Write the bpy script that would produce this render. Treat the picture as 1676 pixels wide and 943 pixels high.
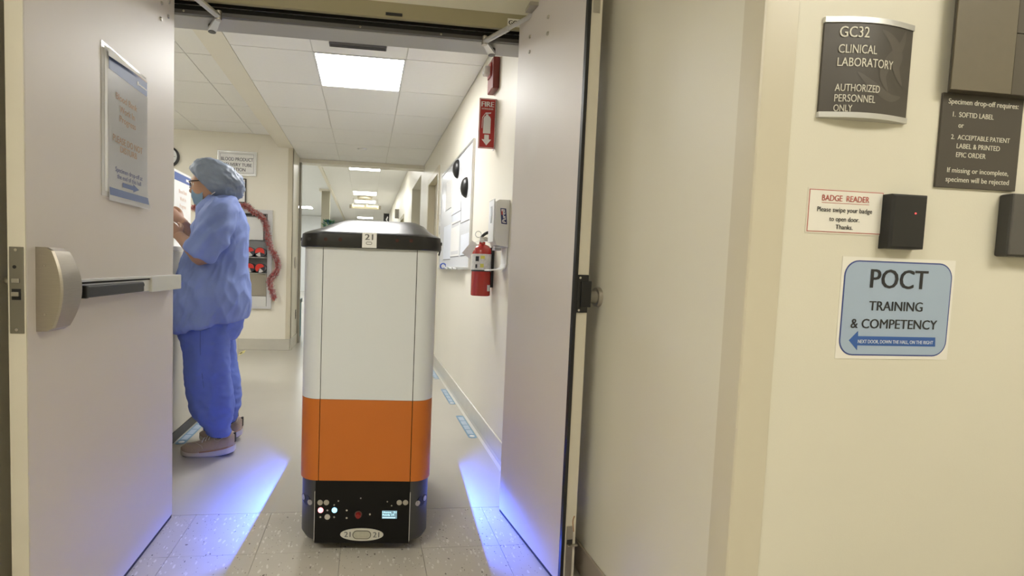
import bpy, bmesh, math, random
from mathutils import Vector, Matrix, noise
random.seed(7)
for o in list(bpy.data.objects): bpy.data.objects.remove(o)
scene = bpy.context.scene
COL = scene.collection
# ------------------------------------------------------------------ camera
W, H = 1676, 943
F, CX, CY, CAMZ = 810.0, 695.9, 483.93, 1.065
yaw, pit, rol = (math.radians(a) for a in (6.94585, -3.21413, 1.90349))
fwd = Vector((math.sin(yaw)*math.cos(pit), math.cos(yaw)*math.cos(pit), math.sin(pit)))
rgt = Vector((math.cos(yaw), -math.sin(yaw), 0)); upv = rgt.cross(fwd)
R_ = math.cos(rol)*rgt + math.sin(rol)*upv
U_ = -math.sin(rol)*rgt + math.cos(rol)*upv
cd = bpy.data.cameras.new('camera'); cam = bpy.data.objects.new('camera', cd); COL.objects.link(cam)
cd.sensor_fit = 'HORIZONTAL'; cd.sensor_width = 36; cd.lens = F/W*36
cd.shift_x = (W/2-CX)/W; cd.shift_y = (CY-H/2)/W; cd.clip_start = .02; cd.clip_end = 100
cam.matrix_world = Matrix(((R_.x, U_.x, -fwd.x, 0), (R_.y, U_.y, -fwd.y, 0), (R_.z, U_.z, -fwd.z, CAMZ), (0, 0, 0, 1)))
scene.camera = cam
# ------------------------------------------------------------------ world, exposure
wd = bpy.data.worlds.new('world'); scene.world = wd; wd.use_nodes = True
bg = wd.node_tree.nodes['Background']; bg.inputs[0].default_value = (1.0, .96, .88, 1); bg.inputs[1].default_value = .10
vs = scene.view_settings; vs.view_transform = 'Standard'; vs.look = 'None'; vs.gamma = 1; vs.use_curve_mapping = False
vs.exposure = 0.53
# strength of the fluorescent ceiling panels (emission of the diffusers themselves)
L_CORR, L_SIDE, L_FAR, L_HALL = 22.0, 15.0, 15.0, 13.0
BLUE_W = 80.0

def ray(x, y): return R_*((x-CX)/F) - U_*((y-CY)/F) + fwd
def onx(x, y, X): r = ray(x, y); t = X/r.x; return Vector((0, 0, CAMZ)) + r*t
def ony(x, y, Y): r = ray(x, y); t = Y/r.y; return Vector((0, 0, CAMZ)) + r*t
def onz(x, y, Z): r = ray(x, y); t = (Z-CAMZ)/r.z; return Vector((0, 0, CAMZ)) + r*t
# ------------------------------------------------------------------ materials
MATS = {}
def mat(name, col, rough=.5, metal=0, emit=None, es=0, noise_amt=0, nscale=8, bump=0, bscale=200, spec=.5, alpha=1, trans=0, coat=0, sheen=0, stretch=None):
    if name in MATS: return MATS[name]
    m = bpy.data.materials.new(name); m.use_nodes = True; nt = m.node_tree; b = nt.nodes['Principled BSDF']
    b.inputs['Base Color'].default_value = (*col, 1); b.inputs['Roughness'].default_value = rough; b.inputs['Metallic'].default_value = metal
    b.inputs['Specular IOR Level'].default_value = spec; b.inputs['Alpha'].default_value = alpha
    b.inputs['Transmission Weight'].default_value = trans; b.inputs['Coat Weight'].default_value = coat; b.inputs['Sheen Weight'].default_value = sheen
    if emit: b.inputs['Emission Color'].default_value = (*emit, 1); b.inputs['Emission Strength'].default_value = es
    tc = nt.nodes.new('ShaderNodeTexCoord'); src = tc.outputs['Object']
    if stretch:
        mp = nt.nodes.new('ShaderNodeMapping'); mp.inputs['Scale'].default_value = stretch; nt.links.new(src, mp.inputs[0]); src = mp.outputs[0]
    if noise_amt:
        n = nt.nodes.new('ShaderNodeTexNoise'); n.inputs['Scale'].default_value = nscale; n.inputs['Detail'].default_value = 5
        nt.links.new(src, n.inputs[0])
        mx = nt.nodes.new('ShaderNodeMix'); mx.data_type = 'RGBA'
        mx.inputs[6].default_value = (*[c*(1-noise_amt) for c in col], 1); mx.inputs[7].default_value = (*[min(1, c*(1+noise_amt)) for c in col], 1)
        nt.links.new(n.outputs[0], mx.inputs[0]); nt.links.new(mx.outputs[2], b.inputs['Base Color'])
    if bump:
        n2 = nt.nodes.new('ShaderNodeTexNoise'); n2.inputs['Scale'].default_value = bscale; n2.inputs['Detail'].default_value = 3
        nt.links.new(src, n2.inputs[0])
        bp = nt.nodes.new('ShaderNodeBump'); bp.inputs['Strength'].default_value = bump; bp.inputs['Distance'].default_value = .002
        nt.links.new(n2.outputs[0], bp.inputs['Height']); nt.links.new(bp.outputs[0], b.inputs['Normal'])
    MATS[name] = m; return m
WALL = mat('wall_cream', (.80, .765, .66), .42, noise_amt=.02, nscale=3, bump=.08, bscale=300)
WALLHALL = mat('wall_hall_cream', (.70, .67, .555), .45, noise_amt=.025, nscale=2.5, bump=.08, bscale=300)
GUARD = mat('guard_vinyl', (.60, .555, .43), .35, noise_amt=.02)
BASEB = mat('baseboard_vinyl', (.56, .535, .46), .22, noise_amt=.05, nscale=12)
BASEH = mat('baseboard_taupe', (.36, .31, .25), .35, noise_amt=.06, nscale=12)
CEILT = mat('ceiling_tile', (.86, .855, .83), .85, noise_amt=.02, nscale=40, bump=.35, bscale=180)
CEILG = mat('ceiling_grid', (.70, .69, .65), .5)
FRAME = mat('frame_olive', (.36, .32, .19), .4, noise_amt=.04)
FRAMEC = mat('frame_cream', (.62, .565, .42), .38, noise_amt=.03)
DOORF = mat('door_face', (.64, .595, .56), .46, noise_amt=.025, nscale=2.0)
DOORE = mat('door_edge', (.66, .62, .52), .4, noise_amt=.05, nscale=9)
BLACK = mat('black_plastic', (.012, .012, .013), .35)
BLACKM = mat('black_matte', (.015, .014, .013), .7)
DKRUB = mat('dark_rubber', (.03, .026, .024), .6)
STEEL = mat('brushed_steel', (.50, .475, .43), .33, 1, noise_amt=.06, nscale=60, stretch=(1, 1, 12))
STEELB = mat('brushed_bronze', (.44, .405, .35), .38, 1, noise_amt=.08, nscale=40, stretch=(1, 1, 12))
ALU = mat('satin_aluminium', (.66, .66, .65), .36, .85, noise_amt=.03, nscale=30)
ALUD = mat('dark_aluminium', (.13, .125, .12), .4, .6)
CHROME = mat('chrome', (.62, .6, .57), .18, 1)
WHITEP = mat('white_plastic', (.78, .78, .77), .3)
PAPER = mat('paper_white', (.82, .82, .81), .6, noise_amt=.01)
PAPERW = mat('paper_warm', (.80, .775, .70), .6, noise_amt=.015)
def flat(name, c, r=.6): return mat(name, c, r)
INKBLK = flat('ink_black', (.02, .02, .022)); INKRED = flat('ink_red', (.45, .10, .08)); INKNAVY = flat('ink_navy', (.045, .07, .24))
INKGREY = flat('ink_grey', (.12, .12, .12)); INKORANGE = flat('ink_faded_orange', (.62, .42, .29)); INKPURP = flat('ink_slate_blue', (.20, .22, .40))
SIGNBR = mat('sign_bronze', (.062, .053, .042), .42, noise_amt=.10, nscale=6)
SIGNTX = flat('sign_letter_cream', (.66, .64, .54), .5)
# ------------------------------------------------------------------ mesh helpers
def wm(o):
    m = o.matrix_basis.copy(); p = o.parent
    while p: m = p.matrix_basis @ m; p = p.parent
    return m
def obj(name, bm, m=None, parent=None, local=False, smooth=False, kind=None, label=None):
    me = bpy.data.meshes.new(name); bm.normal_update(); bm.to_mesh(me); bm.free()
    if parent and not local: me.transform(wm(parent).inverted())
    o = bpy.data.objects.new(name, me); COL.objects.link(o)
    if parent: o.parent = parent
    if m: me.materials.append(m)
    if smooth is True:
        for p in me.polygons: p.use_smooth = True
    elif smooth:
        for p in me.polygons: p.use_smooth = True
        me.set_sharp_from_angle(angle=math.radians(smooth))
    if kind: o['kind'] = kind
    if label: o['label'] = label
    return o
def tag(o, label, cat, group=None):
    o['label'] = label; o['category'] = cat
    if group: o['group'] = group
    return o
def thing(name, label, cat, loc, rz=0, group=None):
    o = bpy.data.objects.new(name, None); COL.objects.link(o); o.location = loc; o.rotation_euler = (0, 0, rz); o.empty_display_size = .1
    return tag(o, label, cat, group)
def struct(name, bm, m, label=None, parent=None, **k):
    o = obj(name, bm, m, parent, **k)
    if not parent: o['kind'] = 'structure'
    if label: o['label'] = label
    return o
NB = bmesh.new
def box(bm, x0, x1, y0, y1, z0, z1, bev=0, seg=2):
    if x0 > x1: x0, x1 = x1, x0
    if y0 > y1: y0, y1 = y1, y0
    if z0 > z1: z0, z1 = z1, z0
    r = bmesh.ops.create_cube(bm, size=1)
    for v in r['verts']: v.co = Vector(((x0+x1)/2+v.co.x*(x1-x0), (y0+y1)/2+v.co.y*(y1-y0), (z0+z1)/2+v.co.z*(z1-z0)))
    if bev:
        es = list({e for v in r['verts'] for e in v.link_edges})
        bmesh.ops.bevel(bm, geom=es, offset=bev, segments=seg, profile=.5, affect='EDGES')
    return bm
def B(*a, **k): return box(NB(), *a, **k)
def frame_of(d):
    d = d.normalized(); u = d.orthogonal().normalized(); return u, d.cross(u)
def cyl(bm, p0, p1, r0, r1=None, seg=20, cap=True):
    p0 = Vector(p0); p1 = Vector(p1); r1 = r0 if r1 is None else r1; u, v = frame_of(p1-p0)
    A = []; C = []
    for i in range(seg):
        a = 2*math.pi*i/seg; d = u*math.cos(a)+v*math.sin(a)
        A.append(bm.verts.new(p0+d*r0)); C.append(bm.verts.new(p1+d*r1))
    for i in range(seg): bm.faces.new((A[i], A[(i+1) % seg], C[(i+1) % seg], C[i]))
    if cap: bm.faces.new(A[::-1]); bm.faces.new(C)
    return bm
def Cy(*a, **k): return cyl(NB(), *a, **k)
def rings(bm, RS, cap=True, closed=True):
    VS = [[bm.verts.new(p) for p in r] for r in RS]; n = len(VS[0])
    for a, b in zip(VS, VS[1:]):
        for i in range(n if closed else n-1): bm.faces.new((a[i], a[(i+1) % n], b[(i+1) % n], b[i]))
    if cap and closed: bm.faces.new(VS[0][::-1]); bm.faces.new(VS[-1])
    return bm
def catmull(P, n):
    out = []; m = len(P)
    for i in range(m-1):
        p0 = P[max(i-1, 0)]; p1 = P[i]; p2 = P[i+1]; p3 = P[min(i+2, m-1)]
        for k in range(n):
            t = k/n
            out.append([.5*((2*b)+(-a+c)*t+(2*a-5*b+4*c-d)*t*t+(-a+3*b-3*c+d)*t**3) for a, b, c, d in zip(p0, p1, p2, p3)])
    out.append(list(P[-1])); return out
def tube(bm, pts, r, seg=10, n=6, cap=True):
    P = catmull([list(p) for p in pts], n) if n > 1 else [list(p) for p in pts]
    P = [Vector(p) for p in P]; RS = []; u = None
    for i, p in enumerate(P):
        d = (P[min(i+1, len(P)-1)]-P[max(i-1, 0)]).normalized()
        u = d.orthogonal().normalized() if u is None else (u-d*u.dot(d)).normalized()
        v = d.cross(u); rr = r[0]+(r[1]-r[0])*i/(len(P)-1) if isinstance(r, tuple) else r
        RS.append([p+(u*math.cos(2*math.pi*k/seg)+v*math.sin(2*math.pi*k/seg))*rr for k in range(seg)])
    return rings(bm, RS, cap)
def loft_path(bm, P, seg=24, n=6):
    """P: list of (x,y,z,ra,rb) ; sections perpendicular to the path, rb along the horizontal side axis"""
    Q = catmull(P, n); RS = []; u = None
    C = [Vector(q[:3]) for q in Q]
    for i, c in enumerate(C):
        d = (C[min(i+1, len(C)-1)]-C[max(i-1, 0)]).normalized()
        s = Vector((0, 1, 0)); s = (s-d*s.dot(d)).normalized(); t = d.cross(s)
        RS.append([c+t*math.cos(2*math.pi*k/seg)*Q[i][3]+s*math.sin(2*math.pi*k/seg)*Q[i][4] for k in range(seg)])
    return rings(bm, RS)
def rrect(hx, hy, r, n=8):
    pts = []
    for cx, cy, a0 in ((hx-r, -hy+r, -90), (hx-r, hy-r, 0), (-hx+r, hy-r, 90), (-hx+r, -hy+r, 180)):
        for k in range(n+1):
            a = math.radians(a0+90*k/n); pts.append((cx+r*math.cos(a), cy+r*math.sin(a)))
    return pts
def prism(bm, pts2, z0, z1):
    return rings(bm, [[Vector((x, y, z)) for x, y in pts2] for z in (z0, z1)])
def poly(bm, P, Q=None):
    """extrude polygon P to Q (same count)"""
    return rings(bm, [P, Q])
def sphere(bm, c, rx, ry=None, rz=None, u=20, v=12):
    r = bmesh.ops.create_uvsphere(bm, u_segments=u, v_segments=v, radius=1)
    ry = ry or rx; rz = rz or rx
    for w in r['verts']: w.co = Vector((c[0]+w.co.x*rx, c[1]+w.co.y*ry, c[2]+w.co.z*rz))
    return bm
def disc_y(c, r, t, seg=20): return Cy(Vector(c), Vector(c)+Vector((0, -t, 0)), r, seg=seg)
# ------------------------------------------------------------------ lettering
_tc = {}
def text_mesh(s, bold=0):
    cu = bpy.data.curves.new('t', 'FONT'); cu.body = s; cu.resolution_u = 3; cu.offset = 0
    o = bpy.data.objects.new('t', cu); COL.objects.link(o)
    dg = bpy.context.evaluated_depsgraph_get(); me = bpy.data.meshes.new_from_object(o.evaluated_get(dg))
    bpy.data.objects.remove(o); bpy.data.curves.remove(cu); return me
def capheight(bold):
    if bold not in _tc:
        me = text_mesh('H', bold); ys = [v.co.y for v in me.vertices]; _tc[bold] = (min(ys), max(ys))
    return _tc[bold]
def text(s, P, ux, uz, n, m, parent, bold=.012, name='lettering', local=False, eps=.0006):
    """text with its baseline from P along vector ux (full width) and cap height vector uz"""
    me = text_mesh(s, bold); lo, hi = capheight(bold)
    xs = [v.co.x for v in me.vertices]; x0, x1 = min(xs), max(xs)
    P = Vector(P); ux = Vector(ux); uz = Vector(uz); n = Vector(n)
    cs = [v.co.copy() for v in me.vertices]; bm = NB()
    for q, sh in enumerate((-bold, 0, bold) if bold > .005 else (0,)):
        for v, c in zip(me.vertices, cs): v.co = P+ux*((c.x+sh*1.2-x0)/(x1-x0))+uz*((c.y-lo)/(hi-lo))+n*(eps+q*.00004)
        bm.from_mesh(me)
    bpy.data.meshes.remove(me)
    o = obj(name, bm, m, parent, local=local); return o
def text_px(s, xl, xr, yb, yt, plane, n, m, parent, slope=0, **k):
    P = plane(xl, yb); Q = plane(xr, yb+slope*(xr-xl)); T = plane(xl, yt)
    ux = Q-P; ux.z = 0; return text(s, P, ux, (0, 0, T.z-P.z), n, m, parent, **k)
NY = Vector((0, -1, 0)); PXN = Vector((1, 0, 0)); NXN = Vector((-1, 0, 0))
# ================================================================== STRUCTURE
def terrazzo():
    m = bpy.data.materials.new('terrazzo_tile'); m.use_nodes = True; nt = m.node_tree; b = nt.nodes['Principled BSDF']; N = nt.nodes.new; L = nt.links.new
    g = N('ShaderNodeNewGeometry'); col = None
    base = N('ShaderNodeTexNoise'); base.inputs['Scale'].default_value = 9; base.inputs['Detail'].default_value = 8; L(g.outputs['Position'], base.inputs[0])
    mx = N('ShaderNodeMix'); mx.data_type = 'RGBA'; mx.inputs[6].default_value = (.44, .415, .35, 1); mx.inputs[7].default_value = (.52, .49, .42, 1); L(base.outputs[0], mx.inputs[0]); col = mx.outputs[2]
    for sc, thr, dist, c, rot, st in ((75, .89, .27, (.63, .61, .55, 1), .5, (1, .4, 1)), (90, .90, .24, (.60, .58, .52, 1), -1.0, (1, .45, 1)), (70, .955, .17, (.14, .12, .10, 1), .2, (1, .6, 1)), (150, .94, .22, (.24, .21, .17, 1), 1.3, (1, .6, 1))):
        mp = N('ShaderNodeMapping'); mp.inputs['Rotation'].default_value = (0, 0, rot); mp.inputs['Scale'].default_value = st; L(g.outputs['Position'], mp.inputs[0])
        ns = N('ShaderNodeTexNoise'); ns.inputs['Scale'].default_value = 30; L(mp.outputs[0], ns.inputs[0])
        ad = N('ShaderNodeVectorMath'); ad.operation = 'MULTIPLY_ADD'; L(ns.outputs[1], ad.inputs[0]); ad.inputs[1].default_value = (.02, .02, 0); L(mp.outputs[0], ad.inputs[2])
        v = N('ShaderNodeTexVoronoi'); v.voronoi_dimensions = '2D'; v.inputs['Scale'].default_value = sc; L(ad.outputs[0], v.inputs['Vector'])
        sp = N('ShaderNodeSeparateColor'); L(v.outputs['Color'], sp.inputs[0])
        a = N('ShaderNodeMath'); a.operation = 'GREATER_THAN'; L(sp.outputs[0], a.inputs[0]); a.inputs[1].default_value = thr
        d = N('ShaderNodeMath'); d.operation = 'LESS_THAN'; L(v.outputs['Distance'], d.inputs[0]); d.inputs[1].default_value = dist
        p = N('ShaderNodeMath'); p.operation = 'MULTIPLY'; L(a.outputs[0], p.inputs[0]); L(d.outputs[0], p.inputs[1])
        k = N('ShaderNodeMix'); k.data_type = 'RGBA'; L(p.outputs[0], k.inputs[0]); L(col, k.inputs[6]); k.inputs[7].default_value = c; col = k.outputs[2]
    L(col, b.inputs['Base Color']); b.inputs['Roughness'].default_value = .33
    return m
TERR = terrazzo()
VINYL = mat('vinyl_floor', (.50, .475, .41), .24, noise_amt=.05, nscale=2.2, bump=.03, bscale=30)
SUB = mat('subfloor_joint', (.20, .18, .15), .8)
floor = struct('floor', B(-6.4, 3.4, -2.6, 22.5, -.10, -.006), SUB, 'pale speckled tile floor running into beige sheet vinyl corridor floor')
obj('vinyl_sheet', B(-6.4, .90, 2.1165, 22.5, -.006, 0), VINYL, floor)
TS = .3048; proto_t = None
def add_copy(src, loc, parent):
    c = src.copy(); COL.objects.link(c); c.parent = parent; c.location = loc; return c
for j in range(15):
    y1 = 2.115-j*TS; y0 = y1-TS
    for i in range(-8, 11):
        x0 = -.676+(i)*TS; x1 = x0+TS
        if y1 > .80 and (x1 < -.95+.02 or x0 > .79-.02): continue
        if x0 < -3.1 or x1 > 3.1: continue
        if proto_t is None:
            proto_t = obj('floor_tile', B(-TS/2+.0007, TS/2-.0007, -TS/2+.0007, TS/2-.0007, -.006, 0), TERR, floor, local=True); proto_t.location = ((x0+x1)/2, (y0+y1)/2, 0)
        else: add_copy(proto_t, ((x0+x1)/2, (y0+y1)/2, 0), floor)
# -- walls of the hall we stand in
wall_right = struct('wall_right', B(.79, 3.4, .945, 2.149, 0, 2.62), WALLHALL, 'cream painted wall carrying the lab signs and turning in beside the open door')
wall_left = struct('wall_left', B(-3.4, -.885, .80, 2.149, 0, 2.62), WALLHALL, 'cream wall in shadow behind the opened left door')
struct('wall_rear', B(-3.4, 3.4, -2.6, -2.5, 0, 2.62), WALLHALL, 'cream wall behind the camera')
struct('wall_hall_end', B(3.4, 3.5, -2.6, 2.15, 0, 2.62), WALLHALL, 'cream wall closing the hall on the right')
struct('wall_hall_far', B(-3.5, -3.4, -2.6, 2.15, 0, 2.62), WALLHALL, 'cream wall closing the hall on the left')
wb = NB(); box(wb, -.95, .79, 2.15, 2.32, 2.172, 2.80); struct('wall_over_door', wb, WALLHALL, 'olive shaded wall above the double door frame')
ceil_hall = struct('ceiling', B(-3.5, 3.5, -2.6, 2.149, 2.625, 2.70), CEILT, 'white tiled ceiling of the hall in front of the doors')
bb = NB(); box(bb, .780, .7899, .952, 2.10, .0, .10, .003); struct('baseboard_right', bb, BASEH, 'taupe vinyl baseboard along the wall behind the right door')
# corner guard: two wings meeting at the rounded corner
cg = NB(); pts = [(.7875, 1.002), (.7875, .952), (.7885, .9465), (.7915, .9435), (.797, .9425), (.862, .9425), (.862, .9447), (.7905, .9447), (.7897, .946), (.7897, 1.002)]
prism(cg, pts, .0, 2.62); struct('trim_1', cg, GUARD, 'beige vinyl corner guard on the wall edge left of the lab signs', smooth=30)
# -- double door frame
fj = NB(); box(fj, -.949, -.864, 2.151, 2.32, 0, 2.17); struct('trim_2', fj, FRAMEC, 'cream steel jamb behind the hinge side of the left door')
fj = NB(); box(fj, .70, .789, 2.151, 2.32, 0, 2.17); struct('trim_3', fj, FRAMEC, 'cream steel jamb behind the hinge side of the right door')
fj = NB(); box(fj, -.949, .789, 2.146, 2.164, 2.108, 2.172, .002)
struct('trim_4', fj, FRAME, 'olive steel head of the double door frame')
# -- corridor walls
cr = NB(); XW = .757
for y0, y1, z0, z1 in ((2.151, 5.30, 0, 2.80), (5.30, 6.20, 2.13, 2.80), (6.20, 7.15, 0, 3.0), (7.15, 8.55, 2.40, 3.0), (8.55, 10.3, 0, 3.0), (10.3, 11.2, 2.13, 3.0), (11.2, 12.4, 0, 3.0), (12.4, 13.3, 2.13, 3.0), (13.3, 22.2, 0, 3.0)): box(cr, XW+(.04 if y0 < 2.2 else 0), .87, y0 if y0 > 2.2 else 2.321, y1, z0, z1)
cr.free(); cr = NB()
for y0, y1, z0, z1 in ((2.321, 5.30, 0, 2.80), (5.30, 6.20, 2.13, 2.80), (6.20, 7.15, 0, 3.0), (7.15, 8.55, 2.40, 3.0), (8.55, 10.3, 0, 3.0), (10.3, 11.2, 2.13, 3.0), (11.2, 12.4, 0, 3.0), (12.4, 13.3, 2.13, 3.0), (13.3, 22.2, 0, 3.0)): box(cr, XW, .90, y0, y1, z0, z1)
box(cr, 1.20, 1.26, 7.0, 8.7, 0, 3.0); box(cr, .90, 1.20, 7.09, 7.15, 0, 3.0); box(cr, .90, 1.20, 8.55, 8.61, 0, 3.0); box(cr, .90, 1.20, 7.15, 8.55, 2.40, 2.46)
wcr = struct('wall_corridor_right', cr, WALL, 'cream right wall of the corridor with whiteboard and fire signs')
bb = NB()
for y0, y1 in ((2.322, 5.27), (6.24, 7.15), (8.55, 10.27), (11.23, 12.37)):
    rings(bb, [[Vector((XW-d, y, z)) for d, z in ((0, 0), (.022, 0), (.010, .012), (.006, .03), (.006, .132), (.002, .136), (0, .136))] for y in (y0, y1)])
struct('baseboard_corridor_right', bb, BASEB, 'glossy beige coved vinyl baseboard along the right corridor wall')
wl = NB(); box(wl, -4.2, -.90, 6.185, 6.75, 0, 2.80); wend = struct('wall_tube_station', wl, WALL, 'cream wall with the tube station and framed notice')
bb = NB(); box(bb, -4.1, -.905, 6.170, 6.1845, 0, .135, .003); box(bb, -.8995, -.888, 6.170, 6.75, 0, .135, .003); struct('baseboard_left', bb, BASEB, 'beige vinyl baseboard under the tube station wall')
cg = NB(); box(cg, -.955, -.8925, 6.178, 6.1845, .136, 2.44, .001); box(cg, -.8995, -.8925, 6.178, 6.24, .136, 2.44, .001); struct('trim_5', cg, GUARD, 'beige corner guard on the corridor edge of the tube station wall')
struct('wall_side_room_left', B(-4.2, -4.1, 2.321, 6.185, 0, 2.80), WALL, 'cream far left wall of the side room')
struct('wall_side_room_front', B(-4.2, -.95, 2.20, 2.32, 0, 2.80), WALL, 'cream wall of the side room behind the left door')
wf = NB(); box(wf, -.90, XW-.001, 6.75, 6.92, 2.395, 3.0); struct('wall_header', wf, WALL, 'cream header spanning the corridor where the ceiling changes height')
tf = NB(); box(tf, -.899, -.872, 6.7505, 6.85, 0, 2.394); struct('trim_6', tf, mat('trim_grey', (.30, .28, .23), .5), 'thin dark edge of the corridor opening on the left')
struct('wall_corridor_end', B(-6.4, .90, 22.2, 22.3, 0, 3.0), WALL, 'distant cream wall at the end of the corridor')
struct('wall_ward_left', B(-6.4, -6.3, 6.75, 22.2, 0, 3.0), WALL, 'far wall of the open ward on the left')
struct('wall_ward_front', B(-6.3, -4.2, 6.6, 6.75, 0, 3.0), WALL, 'near wall of the open ward')
WARD = mat('ward_white', (.80, .82, .82), .5, noise_amt=.02)
struct('wall_ward_back', B(-6.3, -1.6, 19.6, 19.7, 0, 2.919), WARD, 'bluish white back wall of the open ward')
# -- ceilings
def tiled_ceiling(name, label, XL, YL, z, skip=(), top=.12, m=CEILT):
    s = struct(name, B(XL[0], XL[-1], YL[0], YL[-1], z+.006, z+top), CEILG, label); cache = {}
    g = .0035
    for a, b in zip(XL, XL[1:]):
        for c, d in zip(YL, YL[1:]):
            if any(x0-.01 <= a and b <= x1+.01 and y0-.01 <= c and d <= y1+.01 for x0, x1, y0, y1 in skip): continue
            k = (round(b-a, 3), round(d-c, 3)); w, l = b-a, d-c
            if k not in cache:
                t = obj('ceiling_tile', B(-w/2+g, w/2-g, -l/2+g, l/2-g, 0, .0065), m, s, local=True); t.location = ((a+b)/2, (c+d)/2, z); cache[k] = t
            else: add_copy(cache[k], ((a+b)/2, (c+d)/2, z), s)
    return s
ZC = 2.445
YC = [2.321]+[2.765+.61*k for k in range(7)]+[6.749]
ceil_c = tiled_ceiling('ceiling', 'white two foot square ceiling tiles over the corridor', [-.899, -.378, .231, .756], YC, ZC, skip=[(-.378, .231, 3.375, 3.985)])
YS = [2.321, 2.71, 3.32, 3.93, 4.53, 5.13, 5.73, 6.184]
tiled_ceiling('ceiling', 'higher white ceiling tiles over the side room on the left', [-4.09, -3.80, -3.19, -2.58, -1.97, -1.361, -1.071], YS, 2.585, skip=[(-2.58, -1.97, 3.93, 4.53), (-3.80, -3.19, 3.93, 4.53)])
struct('trim_7', B(-1.07, -.90, 2.322, 6.184, ZC, 2.80), WALL, 'cream bulkhead beam between the corridor ceiling and the side room ceiling')
fc = struct('ceiling', B(-.875, XW-.001, 6.93, 22.1, 2.932, 3.05), CEILG, 'distant cream ceiling of the far corridor')
for a, b in ((-.873, -.378), (-.374, .237), (.241, .754)): obj('ceiling_panel', B(a, b, 6.94, 22.1, 2.925, 2.933), CEILT, fc)
struct('ceiling', B(-6.3, -.93, 6.93, 22.1, 2.93, 3.05), WARD, 'bluish white ceiling of the open ward')
struct('trim_8', B(-.93, -.876, 6.93, 22.1, 2.88, 3.05), WALL, 'cream ceiling edge strip between far corridor and ward')
# column in the ward
cb = NB(); box(cb, -1.13, -.93, 12.6, 12.8, 0, 2.88); struct('trim_9', cb, mat('column_grey', (.42, .39, .30), .6), 'square grey column standing in the open ward')
struct('trim_10', B(-1.19, -.935, 12.55, 12.85, 2.881, 2.929), WALL, 'flat cap on top of the ward column')
# -- light fixtures
def troffer(name, label, x0, x1, y0, y1, z, strength, col, group=None):
    t = thing(name, label, 'ceiling light', ((x0+x1)/2, (y0+y1)/2, z-.003), 0, group)
    f = NB(); w = .012
    box(f, x0, x1, y0, y0+w, z-.004, z+.0055); box(f, x0, x1, y1-w, y1, z-.004, z+.0055); box(f, x0, x0+w, y0+w, y1-w, z-.004, z+.0055); box(f, x1-w, x1, y0+w, y1-w, z-.004, z+.0055)
    obj('frame', f, WHITEP, t)
    nm = 'lamp_%.1f_%.2f' % (strength, col[2])
    obj('diffuser', B(x0+w, x1-w, y0+w, y1-w, z-.001, z+.0045), mat(nm, (.9, .9, .9), .5, emit=col, es=strength), t)
    return t
CW = (1, .985, .95); WARM = (1, .945, .82); CO = (.93, .97, 1)
troffer('ceiling_light', 'large bright square ceiling light nearest above the robot', -.378, .231, 3.375, 3.985, ZC, L_CORR, CW)
for x in (-2.58, -3.80): troffer('ceiling_light', 'square ceiling light of the side room hidden behind the left door', x, x+.61, 3.93, 4.53, 2.585, L_SIDE, CW, 'side room ceiling lights')
for k, y in enumerate((9.26, 12.65, 14.3, 19.2)):
    troffer('ceiling_light', ['first bright light panel beyond the corridor header', 'second light panel down the far corridor', 'third light panel, just above the hanging specimen sign', 'farthest light panel, right above the robot lid'][k], -.372, .235, y, y+.61, 2.924, L_FAR, CW, 'far corridor lights')
for k, (x, y) in enumerate(((-3.0, 9.5), (-3.0, 13.0), (-3.0, 16.5), (-5, 12))):  # unseen lamps, added to give the ward its bluish light
    troffer('ceiling_light', 'cool ceiling light of the open ward out of sight to the left', x, x+1.2, y, y+.61, 2.922, L_FAR*1.3, CO, 'ward ceiling lights')
for k, (x, y) in enumerate(((1.35, -.75), (-1.9, -.75))):
    troffer('ceiling_light', ['warm ceiling light of the hall above the signs', 'warm ceiling light of the hall behind the camera'][k], x, x+1.2, y, y+.61, 2.618, L_HALL*(1, 1.7)[k], WARM, 'hall ceiling lights')
# ceiling vent slot, sprinkler and detectors
v = thing('ceiling_vent', 'dark linear slot vent in the ceiling before the large light', 'vent', (-.085, 3.22, ZC-.012))
obj('frame', B(-.262, .095, 3.195, 3.245, ZC-.014, ZC-.0015, .002), mat('vent_grey', (.14, .135, .13), .5), v)
for k in range(3): obj('slat', B(-.255, .088, 3.203+.013*k, 3.209+.013*k, ZC-.018, ZC-.014), mat('vent_slat', (.07, .07, .07), .5), v)
d = thing('sprinkler_cover', 'small round white sprinkler cover on the corridor ceiling tile', 'sprinkler', (-.077, 6.0, ZC-.02)); obj('cover', Cy((-.077, 6.0, ZC-.014), (-.077, 6.0, ZC-.0005), .05, .055), WHITEP, d, smooth=40); obj('rim', Cy((-.077, 6.0, ZC-.004), (-.077, 6.0, ZC-.0002), .062), WHITEP, d, smooth=40)
d = thing('smoke_detector', 'pale oval detector on the far corridor ceiling between lights', 'detector', (-.07, 13.9, 2.9)); b_ = NB(); rings(b_, [[Vector((-.07+.2*r*math.cos(a*.2618), 13.6+.2*r*math.sin(a*.2618), z)) for a in range(24)] for r, z in ((.6, 2.84), (.95, 2.86), (1, 2.9), (1, 2.9235))]); obj('body', b_, FRAMEC, d, smooth=30); obj('base', Cy((-.07, 13.6, 2.916), (-.07, 13.6, 2.9238), .215), FRAMEC, d)
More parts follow.
